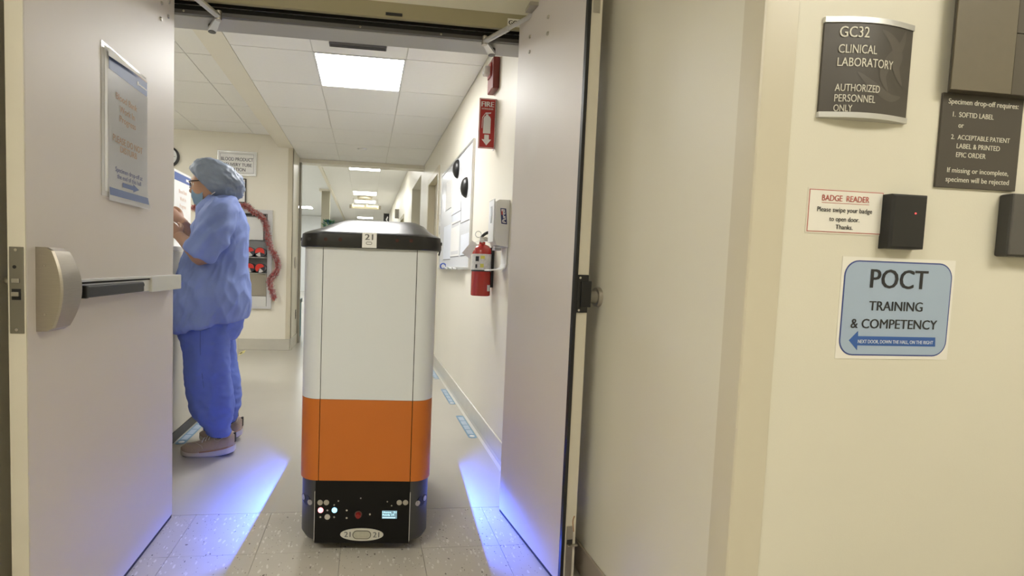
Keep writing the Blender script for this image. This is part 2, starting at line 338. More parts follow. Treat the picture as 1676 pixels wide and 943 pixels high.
# -- doors further along the right wall
def wall_door(n, y0, y1, label, mfr):
    s = struct('door_%d' % n, B(.83, .87, y0+.045, y1-.045, .005, 2.085), mat('far_door', (.66, .62, .52), .4), label)
    f = NB()
    box(f, XW-.012, .8995, y0+.001, y0+.05, 0, 2.13); box(f, XW-.012, .8995, y1-.05, y1-.001, 0, 2.13); box(f, XW-.012, .8995, y0+.05, y1-.05, 2.085, 2.1295)
    box(f, XW-.012, XW-.0005, y0-.03, y0, 0, 2.16); box(f, XW-.012, XW-.0005, y1, y1+.03, 0, 2.16); box(f, XW-.012, XW-.0005, y0, y1, 2.13, 2.16)
    obj('frame', f, mfr, s); h = NB(); cyl(h, (.83, y0+.10, 1.0), (.79, y0+.10, 1.0), .012); cyl(h, (.79, y0+.10, 1.0), (.79, y0+.21, 1.0), .010); obj('handle', h, STEEL, s, smooth=40)
wall_door(3, 5.30, 6.20, 'cream door in a beige steel frame just past the whiteboard', FRAMEC)
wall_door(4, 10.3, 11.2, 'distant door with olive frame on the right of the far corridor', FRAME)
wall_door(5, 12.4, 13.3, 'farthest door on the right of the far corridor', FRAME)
s = struct('door_6', B(1.165, 1.199, 7.3, 8.25, .005, 2.1), mat('far_door', (.66, .62, .52)), 'cream door at the back of the corridor recess'); obj('frame', rings(NB(), [[Vector((x, 7.26, 2.14)), Vector((x, 7.26, 0)), Vector((x, 7.3, 0)), Vector((x, 7.3, 2.1)), Vector((x, 8.25, 2.1)), Vector((x, 8.25, 0)), Vector((x, 8.29, 0)), Vector((x, 8.29, 2.14))] for x in (1.15, 1.199)]), FRAMEC, s); obj('handle', Cy((1.165, 7.4, 1.0), (1.12, 7.4, 1.0), .012), STEEL, s)
# ================================================================== LEFT DOOR
XD = -.768
px_ld = lambda x, y: onx(x, y, XD)
door1 = struct('door_1', B(-.806, XD, 1.232, 2.10, .014, 2.10, .0015), DOORF, 'pale pinkish grey left door leaf swung open with a push bar')
obj('edge_strip', B(-.8055, -.7685, 1.2285, 1.2318, .014, 2.10), DOORE, door1)
obj('door_sweep', B(-.805, -.769, 1.234, 2.095, .003, .0138), DKRUB, door1)  # black sweep; the shadow of the gap under the leaf is put into it
obj('hinge_strip', B(-.8055, -.785, 2.1005, 2.112, .014, 2.10), STEEL, door1)
fp = obj('latch_plate', B(-.8015, -.7715, 1.2262, 1.2284, .884, 1.082, .001), mat('plate_steel', (.27, .255, .22), .42, .9), door1)
cz = lambda y: ony(25, y, 1.226).z
obj('screw', disc_y((-.787, 1.2262, cz(409)), .0035, .001, 12), CHROME, fp); obj('screw', disc_y((-.787, 1.2262, cz(540)), .0035, .001, 12), CHROME, fp)
obj('key_hole', disc_y((-.790, 1.2262, cz(437)), .004, .0006, 14), BLACKM, fp)
obj('auxiliary_bolt', B(-.795, -.779, 1.222, 1.2262, cz(463), cz(456), .001), STEEL, fp)
obj('latch_pocket', B(-.796, -.777, 1.2255, 1.2262, cz(491), cz(473)), BLACKM, fp)
obj('latch_bolt', B(-.794, -.779, 1.219, 1.2255, cz(485), cz(478), .001), STEEL, fp)
# outer lever on the hidden face
lv = obj('outer_lever', tube(NB(), [(-.806, 1.305, 1.0), (-.845, 1.305, 1.0), (-.858, 1.315, 1.0), (-.858, 1.40, 1.0)], .010), STEEL, door1, smooth=True)
obj('cylinder_lock', Cy((-.806, 1.30, 1.055), (-.832, 1.30, 1.055), .018), STEEL, door1, smooth=40)
for x, y in ((264, 5), (263, 31), (276, 3), (275, 27)):
    p = px_ld(x, y); obj('bolt_head', Cy((XD-.001, p.y, p.z), (XD+.005, p.y, p.z), .0075, .006, seg=14), STEEL, door1, smooth=40)
# exit device
ed = obj('exit_device', B(XD-.0002, -.747, 1.33, 2.075, .953, 1.004, .001), ALU, door1, label='horizontal push bar with bronze latch housing')
hc = NB(); RS = []
for k in range(25):
    t = k/24; z = .884+.200*t; e = math.sin(math.pi*t); dpt = .034+.024*e**.8; 
    if k in (0, 24): dpt -= .008
    fr = 1.325+.02*e
    RS.append([Vector((XD, 1.262, z)), Vector((XD+dpt-.004, 1.262, z)), Vector((XD+dpt, 1.266, z)), Vector((XD+dpt, fr, z)), Vector((XD+dpt-.012, fr+.018, z)), Vector((XD, fr+.025, z))])
rings(hc, RS); hco = obj('latch_housing', hc, STEELB, ed, smooth=25)
for z in (.925, 1.04): obj('rivet', Cy((XD+.02, 1.2622, z), (XD+.02, 1.2605, z), .0022, seg=10), CHROME, ed)
rl = NB(); box(rl, -.7468, -.735, 1.35, 1.80, .955, 1.0, .001); box(rl, -.7468, -.728, 1.35, 1.80, .9985, 1.0055, .001); obj('rail', rl, ALU, ed)
obj('rail_groove', B(-.7350, -.7342, 1.36, 1.80, .9925, .9975), BLACKM, ed)
obj('push_pad', B(-.7349, -.716, 1.385, 1.715, .957, .989, .004), mat('pad_charcoal', (.030, .032, .036), .45, noise_amt=.05), ed)
obj('push_pad_end', B(-.7349, -.714, 1.372, 1.386, .956, .990, .003), BLACK, ed)
obj('indicator_hole', Cy((-.7348, 1.752, .977), (-.7338, 1.752, .977), .0055, seg=14), BLACKM, ed)
obj('end_cap', B(-.7468, -.727, 1.80, 2.073, .950, 1.006, .003), ALU, ed)
# ================================================================== RIGHT DOOR
P0 = Vector((.613, 2.075, 0)); P1 = Vector((.676, 1.532, 0)); LW = (P1-P0).length
ang = math.atan2(P1.y-P0.y, P1.x-P0.x)   # local x runs from hinge to free edge, local +y points to the wall
MD = Matrix.Translation(P0) @ Matrix.Rotation(ang, 4, 'Z')
def DB(*a, **k): bm = B(*a, **k); bm.transform(MD); return bm
def DT(bm): bm.transform(MD); return bm
door2 = struct('door_2', DB(0, LW-.003, 0, .046, .014, 2.10, bev=.0015), DOORF, 'pale pinkish grey right door leaf held open against the wall')
obj('edge_strip', DB(LW-.0028, LW, .006, .0455, .014, 2.10), DOORE, door2)
obj('gasket', DB(LW-.012, LW+.004, -.006, .0055, .014, 2.099, bev=.0015), BLACK, door2, label='black rubber seal down the free edge')
obj('door_sweep', DB(.004, LW-.005, .001, .045, .003, .0138), DKRUB, door2)  # sweep strip, its black also painting the shadow below this leaf
st = obj('strike_body', DB(LW+.0002, LW+.006, .004, .043, ony(955, 512, 1.53).z, ony(955, 450, 1.53).z, bev=.001), BLACK, door2, label='black electric strike')
obj('strike_keeper', DB(LW+.006, LW+.011, .016, .052, ony(955, 503, 1.53).z, ony(955, 460, 1.53).z, bev=.002), BLACK, st)
for y in (455, 508): obj('screw', DT(Cy((LW+.006, .012, ony(955, y, 1.53).z), (LW+.0068, .012, ony(955, y, 1.53).z), .004, seg=12)), CHROME, st)
fb = obj('flush_bolt', DB(LW+.0002, LW+.002, .012, .036, ony(930, 943, 1.53).z-.03, ony(930, 862, 1.53).z, bev=.0006), STEEL, door2)
zb = ony(932, 888, 1.53).z
obj('bolt_slot', DB(LW+.002, LW+.0025, .014, .034, zb-.008, zb+.008), BLACKM, fb); obj('bolt_lever', DB(LW+.002, LW+.010, .018, .05, zb-.014, zb-.008, bev=.001), STEEL, fb)
obj('top_bolt_plate', DB(LW+.0002, LW+.002, .012, .036, ony(980, 20, 1.53).z, 2.05, bev=.0006), STEEL, door2)
def rdoor(x, y):
    n = Vector((P1.y-P0.y, -(P1.x-P0.x), 0)).normalized(); r = ray(x, y); c = Vector((0, 0, CAMZ)); t = (P0-c).dot(n)/r.dot(n); return MD.inverted() @ (c+r*t)
for x, y in ((898, 28), (897, 55), (868, 60), (867, 85)):
    q = rdoor(x, y); obj('bolt_head', DT(Cy((q.x, .001, q.z), (q.x, -.005, q.z), .0075, .006, seg=14)), STEEL, door2, smooth=40)
q = rdoor(941, 855); obj('seal_tag', DT(tube(NB(), [(q.x, -.003, q.z+.02), (q.x-.004, -.005, q.z), (q.x, -.003, q.z-.03)], .002)), mat('tag_tan', (.35, .2, .1), .5), door2)
# magnet hold-open on the wall
t = thing('wall_door_holder', 'round steel magnetic door holder on the wall behind the right door', 'door holder', (.79, 1.60, .985))
obj('wall_disc', Cy((.7895, 1.60, .985), (.777, 1.60, .985), .034, .032, seg=32), STEEL, t, smooth=40)
obj('magnet', Cy((.777, 1.60, .985), (.752, 1.60, .985), .022, .021, seg=28), mat('magnet_grey', (.33, .31, .27), .45, .4), t, smooth=40)
# ================================================================== DOOR OPERATOR OVER THE OPENING
op = thing('door_operator', 'long grey automatic door operator under the door frame head', 'door operator', (-.08, 2.28, 2.08))
obj('housing', B(-.858, .698, 2.222, 2.345, 2.076, 2.165, .002), mat('operator_grey', (.47, .465, .45), .42, .2, noise_amt=.03), op)
obj('front_lip', B(-.858, .698, 2.205, 2.2218, 2.078, 2.094, .001), ALUD, op); obj('channel', B(-.858, .698, 2.1645, 2.2215, 2.128, 2.171), BLACKM, op)
obj('track', B(-.858, .698, 2.206, 2.2215, 2.0945, 2.1275), BLACKM, op)
obj('track_rail', B(-.858, .698, 2.2025, 2.2055, 2.112, 2.1135), ALU, op)
for x in (-.84, -.77, -.05, .30, .67): obj('screw', Cy((x, 2.205, 2.086), (x, 2.202, 2.086), .005, seg=12), CHROME, op)
obj('strike_bracket', B(.055, .125, 2.138, 2.1455, 2.116, 2.126, .001), BLACK, op)
def arm(pa, pb, pc, body):
    a = obj('arm', tube(NB(), [pa, pb], .0085, n=1, seg=12), ALU, op, smooth=40, label='folding steel door arm')
    m = Vector(pa).lerp(Vector(pb), .45); obj('sleeve', tube(NB(), [pa, m], .012, n=1, seg=14), ALU, a, smooth=40)
    lv_ = NB(); d = (Vector(pc)-Vector(pa)); u, v = frame_of(d); u = Vector((0, 0, 1)).cross(d).normalized(); w = Vector((0, 0, .006))
    rings(lv_, [[Vector(p)+u*s*k+w*q for s, q in ((-1, -1), (1, -1), (1, 1), (-1, 1))] for p, k in ((pa, .010), (pc, .017))]); obj('lever', lv_, ALU, a)
    k_ = NB(); cyl(k_, Vector(pa)-w*2.5, Vector(pa)+w*3.5, .012, seg=14); obj('pivot_knuckle', k_, STEEL, a, smooth=40)
    obj('spindle', Cy(Vector(pc)-w*1.2, Vector((pc[0], pc[1], 2.076)), .016, seg=18), ALUD, a, smooth=40)
arm(ony(793, 68, 2.17), (ony(886, 17, 1.93)), onz(805, 88, 2.055), None)
arm(ony(358, 27, 2.17), (ony(318, 2, 2.02)+Vector((-.10, -.13, .06))), onz(347, 50, 2.055), None)
bk = obj('door_bracket', B(.60, .633, 1.90, 1.96, 2.085, 2.099), STEEL, op)
q = ony(888, 16, 1.93); obj('shoe', B(q.x-.008, q.x+.05, 1.90, 1.955, q.z-.022, q.z+.02, .004), STEEL, bk)
# room number tag on the frame head
p = ony(831, 30, 2.1455); q = ony(853, 41, 2.1455)
t = obj('room_tag', B(p.x, p.x+.075, 2.1440, 2.1458, p.z-.034, p.z), PAPERW); tag(t, 'small white GC39 sticker on the door frame head', 'sticker')
text('GC39', (p.x+.005, 2.1440, p.z-.026), (.062, 0, 0), (0, 0, .018), NY, INKBLK, t, bold=.03)
# ================================================================== DELIVERY ROBOT
TH = math.radians(-4.0); HX, HD, RC = .243, .39, .070
robot = thing('delivery_robot', 'tall white and orange hospital delivery robot numbered 21 with black lid and base', 'robot', (.043, 2.174, 0), TH)
MR = Matrix.Translation((.043, 2.174, 0)) @ Matrix.Rotation(TH, 4, 'Z'); MRi = MR.inverted()
def rf(x, y, off=0):
    """pixel -> robot local point on its front plane (local y = -HD-off)"""
    r = MRi.to_3x3() @ ray(x, y); c = MRi @ Vector((0, 0, CAMZ)); t = (-HD-off-c.y)/r.y; return c+r*t
ZRB, ZRT = rf(600, 405).z, rf(600, 382).z      # rim bottom / top
ZWO, ZOB = rf(600, 655).z, rf(600, 787.5).z      # white-orange seam, orange bottom
ZBB = .036
RWHITE = mat('robot_white', (.64, .67, .69), .32, noise_amt=.01); RORG = mat('robot_orange', (.50, .135, .012), .38, noise_amt=.03)
RLID = mat('robot_lid_black', (.013, .0125, .012), .30, spec=.4, noise_amt=.05); RGREY = mat('robot_charcoal', (.045, .046, .047), .42, noise_amt=.05); RPIANO = mat('robot_gloss_black', (.003, .003, .003), .3, spec=.25)
def RL(name, bm, m, parent=None, **k): return obj(name, bm, m, parent or robot, local=True, **k)
def prof(hx, hd, r, n=12): return rrect(hx, hd, r, n)
def seg_pts(hx, hd, r, which):
    n = 12; c = lambda cx, cy, a0, a1: [(cx+r*math.cos(math.radians(a0+(a1-a0)*k/n)), cy+r*math.sin(math.radians(a0+(a1-a0)*k/n))) for k in range(n+1)]
    sx = .166
    if which == 'front': return [(-sx, -hd), (sx, -hd)]
    if which == 'back': return [(sx, hd), (-sx, hd)]
    if which == 'cfr': return [(sx+.0026, -hd)]+c(hx-r, -hd+r, -90, 0)+[(hx, -hd+.15)]
    if which == 'cbr': return [(hx, hd-.15)]+c(hx-r, hd-r, 0, 90)+[(sx+.0026, hd)]
    if which == 'cfl': return [(-hx, -hd+.15)]+c(-hx+r, -hd+r, 180, 270)+[(-sx-.0026, -hd)]
    if which == 'cbl': return [(-sx-.0026, hd)]+c(-hx+r, hd-r, 90, 180)+[(-hx, hd-.15)]
    if which == 'right': return [(hx, -hd+.153), (hx, hd-.153)]
    if which == 'left': return [(-hx, hd-.153), (-hx, -hd+.153)]
def panel(hx, hd, r, which, z0, z1, th=.010):
    o = seg_pts(hx, hd, r, which); i = seg_pts(hx-th, hd-th, r-th, which)
    if which in ('front', 'back'): i = [(x, y) for (x, _), (_, y) in zip(o, i)]
    bm = NB(); P = o+i[::-1]; rings(bm, [[Vector((x, y, z)) for x, y in P] for z in (z0, z1)], cap=False)
    n = len(o); bm.verts.ensure_lookup_table()
    for b0, fl in ((0, 1), (len(P), 0)):
        for k in range(n-1):
            f = [bm.verts[b0+q] for q in (k, k+1, len(P)-2-k, len(P)-1-k)]
            bm.faces.new(f if not fl else f[::-1])
    bmesh.ops.recalc_face_normals(bm, faces=bm.faces); return bm
PN = {'front': 'front_panel', 'back': 'back_panel', 'cfr': 'corner_panel', 'cfl': 'corner_panel', 'cbr': 'corner_panel', 'cbl': 'corner_panel', 'right': 'side_panel', 'left': 'side_panel'}
for w, nm in PN.items():
    up = RL(nm, panel(HX, HD, RC, w, ZWO+.0006, ZRB), RWHITE, smooth=30, label='off-white upper cabinet panel')
    lo = RL(nm, panel(HX, HD, RC, w, ZOB, ZWO-.0006), RORG, smooth=30, label='orange lower cabinet panel')
RL('inner_frame', prism(NB(), prof(HX-.011, HD-.011, RC-.011), ZOB+.004, ZRB-.002), BLACKM)
# base: recessed core, light gap, lower hull
BX, BD = .238, HD-.005
ZBT = ZOB-.042
RL('core', prism(NB(), prof(.195, HD-.03, .05), ZBB+.02, ZOB+.003), BLACKM)
bz = NB()
cpts = lambda hx, hd, r: prof(hx, hd, r)
rings(bz, [[Vector((x, y, z)) for x, y in cpts(hx, hd, r)] for hx, hd, r, z in ((BX-.03, BD-.03, .05, ZBB), (BX-.012, BD-.012, .066, ZBB+.008), (BX, BD, .075, ZBB+.030), (BX, BD, .075, ZBT))])
RL('base_hull', bz, RGREY, smooth=35)
for sg in (-1, 1):      # upper hull ends; the gap between them holds the side lamps
    arc = [(BX, -BD+.20)]+[(BX-.075+.075*math.cos(math.radians(-a)), -BD+.075+.075*math.sin(math.radians(-a))) for a in range(0, 91, 9)]+[(-BX+.075-.075*math.sin(math.radians(a)), -BD+.075-.075*math.cos(math.radians(a))) for a in range(0, 91, 9)]+[(-BX, -BD+.20)]
    if sg < 0: arc = [(-x, -y) for x, y in arc]
    hb_ = prism(NB(), arc[::-1], ZBT, ZOB-.001); bmesh.ops.recalc_face_normals(hb_, faces=hb_.faces); RL('upper_hull', hb_, RGREY, smooth=35)
fx0, fx1 = rf(515, 840).x, rf(670, 840).x
RL('front_fascia', B(fx0, fx1, -BD-.0022, -BD+.004, ZBB+.004, ZOB-.002, .001), RPIANO)
for x in (fx0-.0014, fx1+.0014): RL('fascia_trim', B(x-.0012, x+.0012, -BD-.0028, -BD+.003, ZBB+.012, ZBT, .0004), ALU)
# fixed wheels under the base
for x in (-.16, .16):
    for y in (-.24, .24):
        w = RL('wheel', Cy((x-.018, y, .030), (x+.018, y, .030), .0298, seg=24), DKRUB, smooth=40)
# lid
lid = NB(); OV = .016
LR = [(HX+OV-.004, HD+OV-.004, .085, ZRB-.004), (HX+OV, HD+OV, .09, ZRB-.001), (HX+OV, HD+OV, .09, ZRB+.012), (HX+OV-.004, HD+OV-.004, .09, ZRT-.006), (HX+OV-.012, HD+OV-.012, .09, ZRT), (HX-.01, HD-.012, .085, ZRT+.006), (HX-.035, HD-.055, .085, ZRT+.021), (.165, HD-.12, .08, ZRT+.045), (.120, HD-.19, .06, ZRT+.062), (.108, HD-.22, .05, ZRT+.0645)]
rings(lid, [[Vector((x+{7: .018, 8: .024, 9: .026}.get(q_, .008 if q_ == 6 else 0), y, z)) for x, y in prof(a+{7: .014, 8: .024, 9: .026}.get(q_, 0), b, r)] for q_, (a, b, r, z) in enumerate(LR)]); lido = RL('lid', lid, RLID, smooth=35)
for x, y in ((505, 391), (533, 392.5), (557, 393)):
    pass
YL_ = -(HD+OV)
for x in (505, 533, 557, 650, 673, 702):
    p = rf(x, 391+(x-505)*.02, OV); yy = YL_ if abs(p.x) < .17 else YL_+.012
    RL('sensor_hole', Cy((p.x, yy+.004, p.z), (p.x, yy-.0012, p.z), .0062, seg=16), BLACKM if x in (505, 702) else mat('ir_window', (.035, .006, .005), .2), lido)
for sx in (-1, 1): RL('sensor_hole', Cy((sx*(HX+OV-.004), -HD+.07, ZRB+.024), (sx*(HX+OV+.0012), -HD+.07, ZRB+.024), .0062, seg=16), BLACKM, lido)
p0, p1 = rf(592.5, 405.5, OV), rf(617, 381.5, OV)
pl = RL('number_plate', B(p0.x, p1.x, YL_-.003, YL_+.002, p0.z, p1.z, .001), WHITEP, lido)
rt = lambda s, xa, xb, yb, yt, off, par, m=INKGREY, **k: text(s, rf(xa, yb, off), Vector((rf(xb, yb, off).x-rf(xa, yb, off).x, 0, 0)), Vector((0, 0, rf(xa, yt, off).z-rf(xa, yb, off).z)), NY, m, par, local=True, **k)
rt('21', 597.5, 610.5, 392.5, 383.3, OV+.003, pl, bold=.02)
def stadium(hx, hz, n=8):
    r = hz; P = []
    for cx, a0 in ((hx-r, -90), (-hx+r, 90)):
        for k in range(n+1): a = math.radians(a0+180*k/n); P.append((cx+r*math.cos(a), r*math.sin(a)))
    return P
def flat_y(bm, pts, c, y0, y1): return rings(bm, [[Vector((c.x+x, y, c.z+z)) for x, z in pts] for y in (y0, y1)])
c = rf(604, 398.3, OV)
RL('pill_mark', flat_y(NB(), stadium(.0108, .0052), c, YL_-.003, YL_-.0036), INKGREY, pl); RL('pill_inset', flat_y(NB(), stadium(.0090, .0034), c, YL_-.0034, YL_-.0040), WHITEP, pl)
# front fascia fittings
YF = -BD-.0022
def fdisc(name, x, y, r, m, t=.002, seg=20): p = rf(x, y, -.003); return RL(name, Cy((p.x, YF, p.z), (p.x, YF-t, p.z), r, seg=seg), m, smooth=40)
SONAR = mat('sonar_silver', (.42, .40, .35), .4, .5)
for x in (524, 534.3, 653.5, 663.7): fdisc('sonar_disc', x, 822.5, .0098, SONAR)
fdisc('indicator_light', 524.8, 835, .0098, mat('led_red', (.5, .1, .1), .4, emit=(1, .28, .30), es=2.2)); fdisc('indicator_light', 547.5, 835, .0098, mat('led_cyan', (.1, .3, .5), .4, emit=(.25, .68, 1.0), es=2.0)); fdisc('push_button', 535.8, 846, .0102, mat('button_silver', (.55, .53, .48), .4, .3))
for x, y in ((524.5, 846), (536, 835), (547, 846), (567.5, 835), (567.5, 847.5), (605.5, 841.5)): fdisc('screw', x, y, .0036, CHROME, .0025, 12)
for x, y in ((554, 820), (547, 826.5), (590.5, 815.5), (634, 821), (641, 827.5)): fdisc('screw', x, y, .0026, SONAR, .002, 12)
kb = fdisc('stop_button', 586.5, 842, .0135, mat('stop_ring', (.10, .05, .04), .4), .004, 28)
p = rf(586.5, 842, -.003); RL('cap', Cy((p.x, YF-.004, p.z), (p.x, YF-.016, p.z), .0105, .0085, seg=24), mat('stop_red', (.22, .012, .010), .35), kb, smooth=40)
a, b_ = rf(625, 848.5, -.003), rf(650, 836, -.003)
sc = RL('status_screen', B(a.x, b_.x, YF-.0018, YF, a.z, b_.z), mat('screen_glow', (.02, .04, .05), .3, emit=(.16, .26, .30), es=.8))
SCT = mat('screen_text', (.3, .5, .6), .5, emit=(.45, .78, .92), es=1.0)
rt('Home  21', 626, 648.5, 840, 837, -.001, sc, SCT, bold=.01); rt('Ready 24', 626, 645, 844, 841, -.001, sc, SCT, bold=.01)
RL('screen_bar', B(a.x+.002, b_.x-.006, YF-.0026, YF-.0018, a.z+.002, a.z+.005), SCT, sc)
c = rf(592.3, 874.5, -.003); hw = (rf(627.5, 874, -.003).x-rf(557, 874, -.003).x)/2; hh = (rf(592, 865, -.003).z-rf(592, 885, -.003).z)/2
em = RL('oval_badge', flat_y(NB(), [(hw*math.cos(2*math.pi*k/48), hh*math.sin(2*math.pi*k/48)) for k in range(48)], c, YF, YF-.004), mat('badge_silver', (.55, .54, .48), .35), None)
RL('badge_window_rim', flat_y(NB(), stadium(.0345, .0165, 10), c, YF-.004, YF-.0048), mat('rim_grey', (.14, .135, .11), .4), em); RL('badge_window', flat_y(NB(), stadium(.031, .013, 10), c, YF-.0048, YF-.0056), mat('window_silver', (.45, .44, .36), .3, .4, noise_amt=.15, nscale=90), em)
rt('21', 563.5, 573.5, 879, 870.5, .0012, em, bold=.018); rt('21', 610.5, 620.5, 879.6, 871, .0012, em, bold=.018)
for sx in (-1, 1):
    for k, (aa, zz) in enumerate(((34, .004), (62, -.004))):
        a_ = math.radians(aa); cx_, cy_ = sx*(BX-.075), -BD+.075; dx, dy = sx*math.cos(a_), -math.sin(a_); z = rf(600, 824, 0).z+zz
        if k == 0: so = RL('corner_sensor', Cy((cx_+dx*.072, cy_+dy*.072, z), (cx_+dx*.0765, cy_+dy*.0765, z), .0145, seg=18), BLACK, smooth=40); RL('slot', Cy((sx*(BX-.075)+sx*math.cos(.86)*.072, -BD+.075-math.sin(.86)*.072, z-.004), (sx*(BX-.075)+sx*math.cos(.86)*.0758, -BD+.075-math.sin(.86)*.0758, z-.004), .019, seg=18), BLACK, so)
        RL('sonar_disc', Cy((cx_+dx*.074, cy_+dy*.074, z), (cx_+dx*.0778, cy_+dy*.0778, z), .0098, seg=18), SONAR, so, smooth=40)
RL('skirt_clip', tube(NB(), [(HX+OV-.006, -HD+.06, ZRB-.002), (HX+.006, -HD+.05, ZRB-.018)], .003, n=1), BLACK)
# blue side lamps shining out of the gap between shell and base; the base edge cuts their light off sharply
for sx in (-1, 1):
    lz = ZOB-.007
    RL('light_visor', B(sx*.2075-.0004, sx*.2075+.0004, -.19, .19, lz-.0014, ZOB+.003), BLACKM)  # added unseen strip close to the lamp, makes the blue patch fade outward
    for ey_ in (-1, 1): RL('light_baffle', B(sx*.1975, sx*.2098, ey_*.0089-.0003, ey_*.0089+.0003, lz-.012, ZOB+.002), BLACKM)  # added unseen end plates, limit the length of the blue patch
    RL('side_light_bar', B(sx*.1985-.0015, sx*.1985+.0015, -.03, .03, ZOB-.012, ZOB-.003), mat('led_blue_bar', (.05, .08, .4), .4, emit=(.12, .2, 1), es=2), label='blue side light strip')
    ld = bpy.data.lights.new('side_lamp', 'POINT'); ld.color = (.05, .13, 1.0); ld.energy = BLUE_W; ld.shadow_soft_size = .0008
    lo = bpy.data.objects.new('side_lamp', ld); COL.objects.link(lo); lo.parent = robot; lo.location = (sx*.205, 0, lz)
# ================================================================== CORRIDOR RIGHT WALL THINGS
gx = lambda x, y: onx(x, y, XW)
# whiteboard
wbd = thing('whiteboard', 'white magnetic board with papers on the right corridor wall', 'whiteboard', (XW, 4.28, 1.07))
y0, y1, z0, z1 = 3.545, 5.005, 1.075, 1.992
obj('board', B(XW-.012, XW-.0005, y0, y1, z0, z1), mat('board_white', (.70, .72, .76), .25), wbd)
fr = NB()
for a in ((y0-.012, y0+.006, z0-.012, z1+.012), (y1-.006, y1+.012, z0-.012, z1+.012)): box(fr, XW-.018, XW-.0004, *a, .002)
for a in ((y0, y1, z0-.012, z0+.006), (y0, y1, z1-.006, z1+.012)): box(fr, XW-.018, XW-.0004, *a, .002)
obj('frame', fr, ALU, wbd); obj('tray', B(XW-.06, XW-.013, 3.72, 4.95, z0-.018, z0-.0125), ALU, wbd)
LN = flat('ink_line_grey', (.10, .10, .11))
sheets = [(742, 320, 757, 345, 'narrow'), (743, 349, 757, 362, ''), (758, 330, 771, 360, ''), (729, 372, 739, 425, ''), (741, 365, 753, 420, 'grey'), (757, 385, 770, 418, ''), (733, 300, 741, 340, '')]
for k, (xa, ya, xb, yb, st_) in enumerate(sheets):
    p, q = gx(xa, ya), gx(xb, yb); yl, yh = sorted((p.y, q.y)); zl, zh = sorted((p.z, q.z)); zl, zh = min(zl, zh), max(zl, zh)
    o = obj('paper_sheet', B(XW-.0128-.00008*k, XW-.0121, yl, yh, zl, zh), [PAPER, mat('paper_bluish', (.70, .74, .82), .55)][k % 2])
    tag(o, ['small white sheet high on the whiteboard, upper of two beside the domes', 'bluish sheet at the middle of the whiteboard', 'white sheet near the right edge of the whiteboard under the lower dome', 'tall bluish sheet at the far lower end of the whiteboard', 'tall white sheet with grey header low on the whiteboard', 'bluish sheet at the lower right of the whiteboard beside the extinguisher', 'white sheet at the far upper end of the whiteboard'][k], 'paper', 'papers on the whiteboard')
    obj('ruled_line', B(XW-.0134, XW-.0128, yl, yh, zl-.001, zl+.006), LN, o)
    if k in (0, 1): obj('ruled_line', B(XW-.0134, XW-.0128, yl, yl+.012, zl, zh), LN, o)
    if k == 4:
        for zz in (zh-.05, zl+.02): obj('header_block', B(XW-.0133, XW-.0129, yl+.03, yh-.03, zz, zz+.03), flat('pale_block', (.62, .63, .66)), o)
for k, (x, y) in enumerate(((752, 277), (766, 307))):
    p = gx(x, y); bm = NB(); sphere(bm, (0, 0, 0), .046, .062, .078, 24, 16)
    bmesh.ops.bisect_plane(bm, geom=bm.verts[:]+bm.edges[:]+bm.faces[:], plane_co=(0, 0, 0), plane_no=(1, 0, 0), clear_outer=True); bmesh.ops.holes_fill(bm, edges=bm.edges[:])
    bm.transform(Matrix.Translation((XW-.0123, p.y, p.z))); o = thing('dome_magnet', ['upper black dome magnet on the whiteboard', 'lower black dome magnet on the whiteboard'][k], 'magnet', (XW-.0123, p.y, p.z), 0, 'dome magnets'); obj('shell', bm, BLACK, o, smooth=40); obj('rim', Cy((XW-.0123, p.y, p.z), (XW-.0163, p.y, p.z), .064, seg=28), BLACKM, o)
p = gx(731, 434); o = thing('tape_roll', 'blue ring of tape at the end of the whiteboard tray', 'tape', (XW-.04, 4.62, 1.06)); bm = NB()
rings(bm, [[Vector((XW-.036+.030*r*math.cos(a), 4.60+w, 1.086+.030*r*math.sin(a))) for r, w in ((1, 0), (1, .02), (.62, .02), (.62, 0))] for a in [2*math.pi*k/24 for k in range(25)]], cap=False); obj('roll', bm, mat('tape_blue', (.04, .09, .35), .4), o); bm = NB()
rings(bm, [[Vector((XW-.036+.030*r*math.cos(a), 4.599+w, 1.086+.030*r*math.sin(a))) for r, w in ((.62, 0), (.62, .022), (.5, .022), (.5, 0))] for a in [2*math.pi*k/24 for k in range(25)]], cap=False); obj('core_ring', bm, WHITEP, o)
for k, (yy, c_) in enumerate(((4.45, (.05, .12, .45)), (4.2, (.03, .25, .10)), (4.02, (.03, .03, .03)))):
    o = thing('marker_pen', ['white marker pen with blue cap on the whiteboard tray', 'white marker pen with green cap on the whiteboard tray', 'white marker pen with black cap on the whiteboard tray'][k], 'marker', (XW-.035, yy, z0-.006), 0, 'markers on the tray')
    obj('barrel', Cy((XW-.035, yy-.05, z0-.0060), (XW-.035, yy+.03, z0-.0060), .0065, seg=12), WHITEP, o, smooth=40); obj('cap', Cy((XW-.035, yy+.03, z0-.0060), (XW-.035, yy+.07, z0-.0060), .0066, seg=12), mat('cap_%d' % k, c_, .4), o, smooth=40)
# light switch plate
o = thing('wall_switch', 'brushed steel switch plate between whiteboard and door frame', 'switch', (XW, 5.13, 1.42)); obj('plate', B(XW-.006, XW-.0004, 5.04, 5.16, 1.42, 1.625, .001), STEEL, o); obj('toggle', B(XW-.012, XW-.006, 5.09, 5.11, 1.50, 1.54, .001), WHITEP, o)
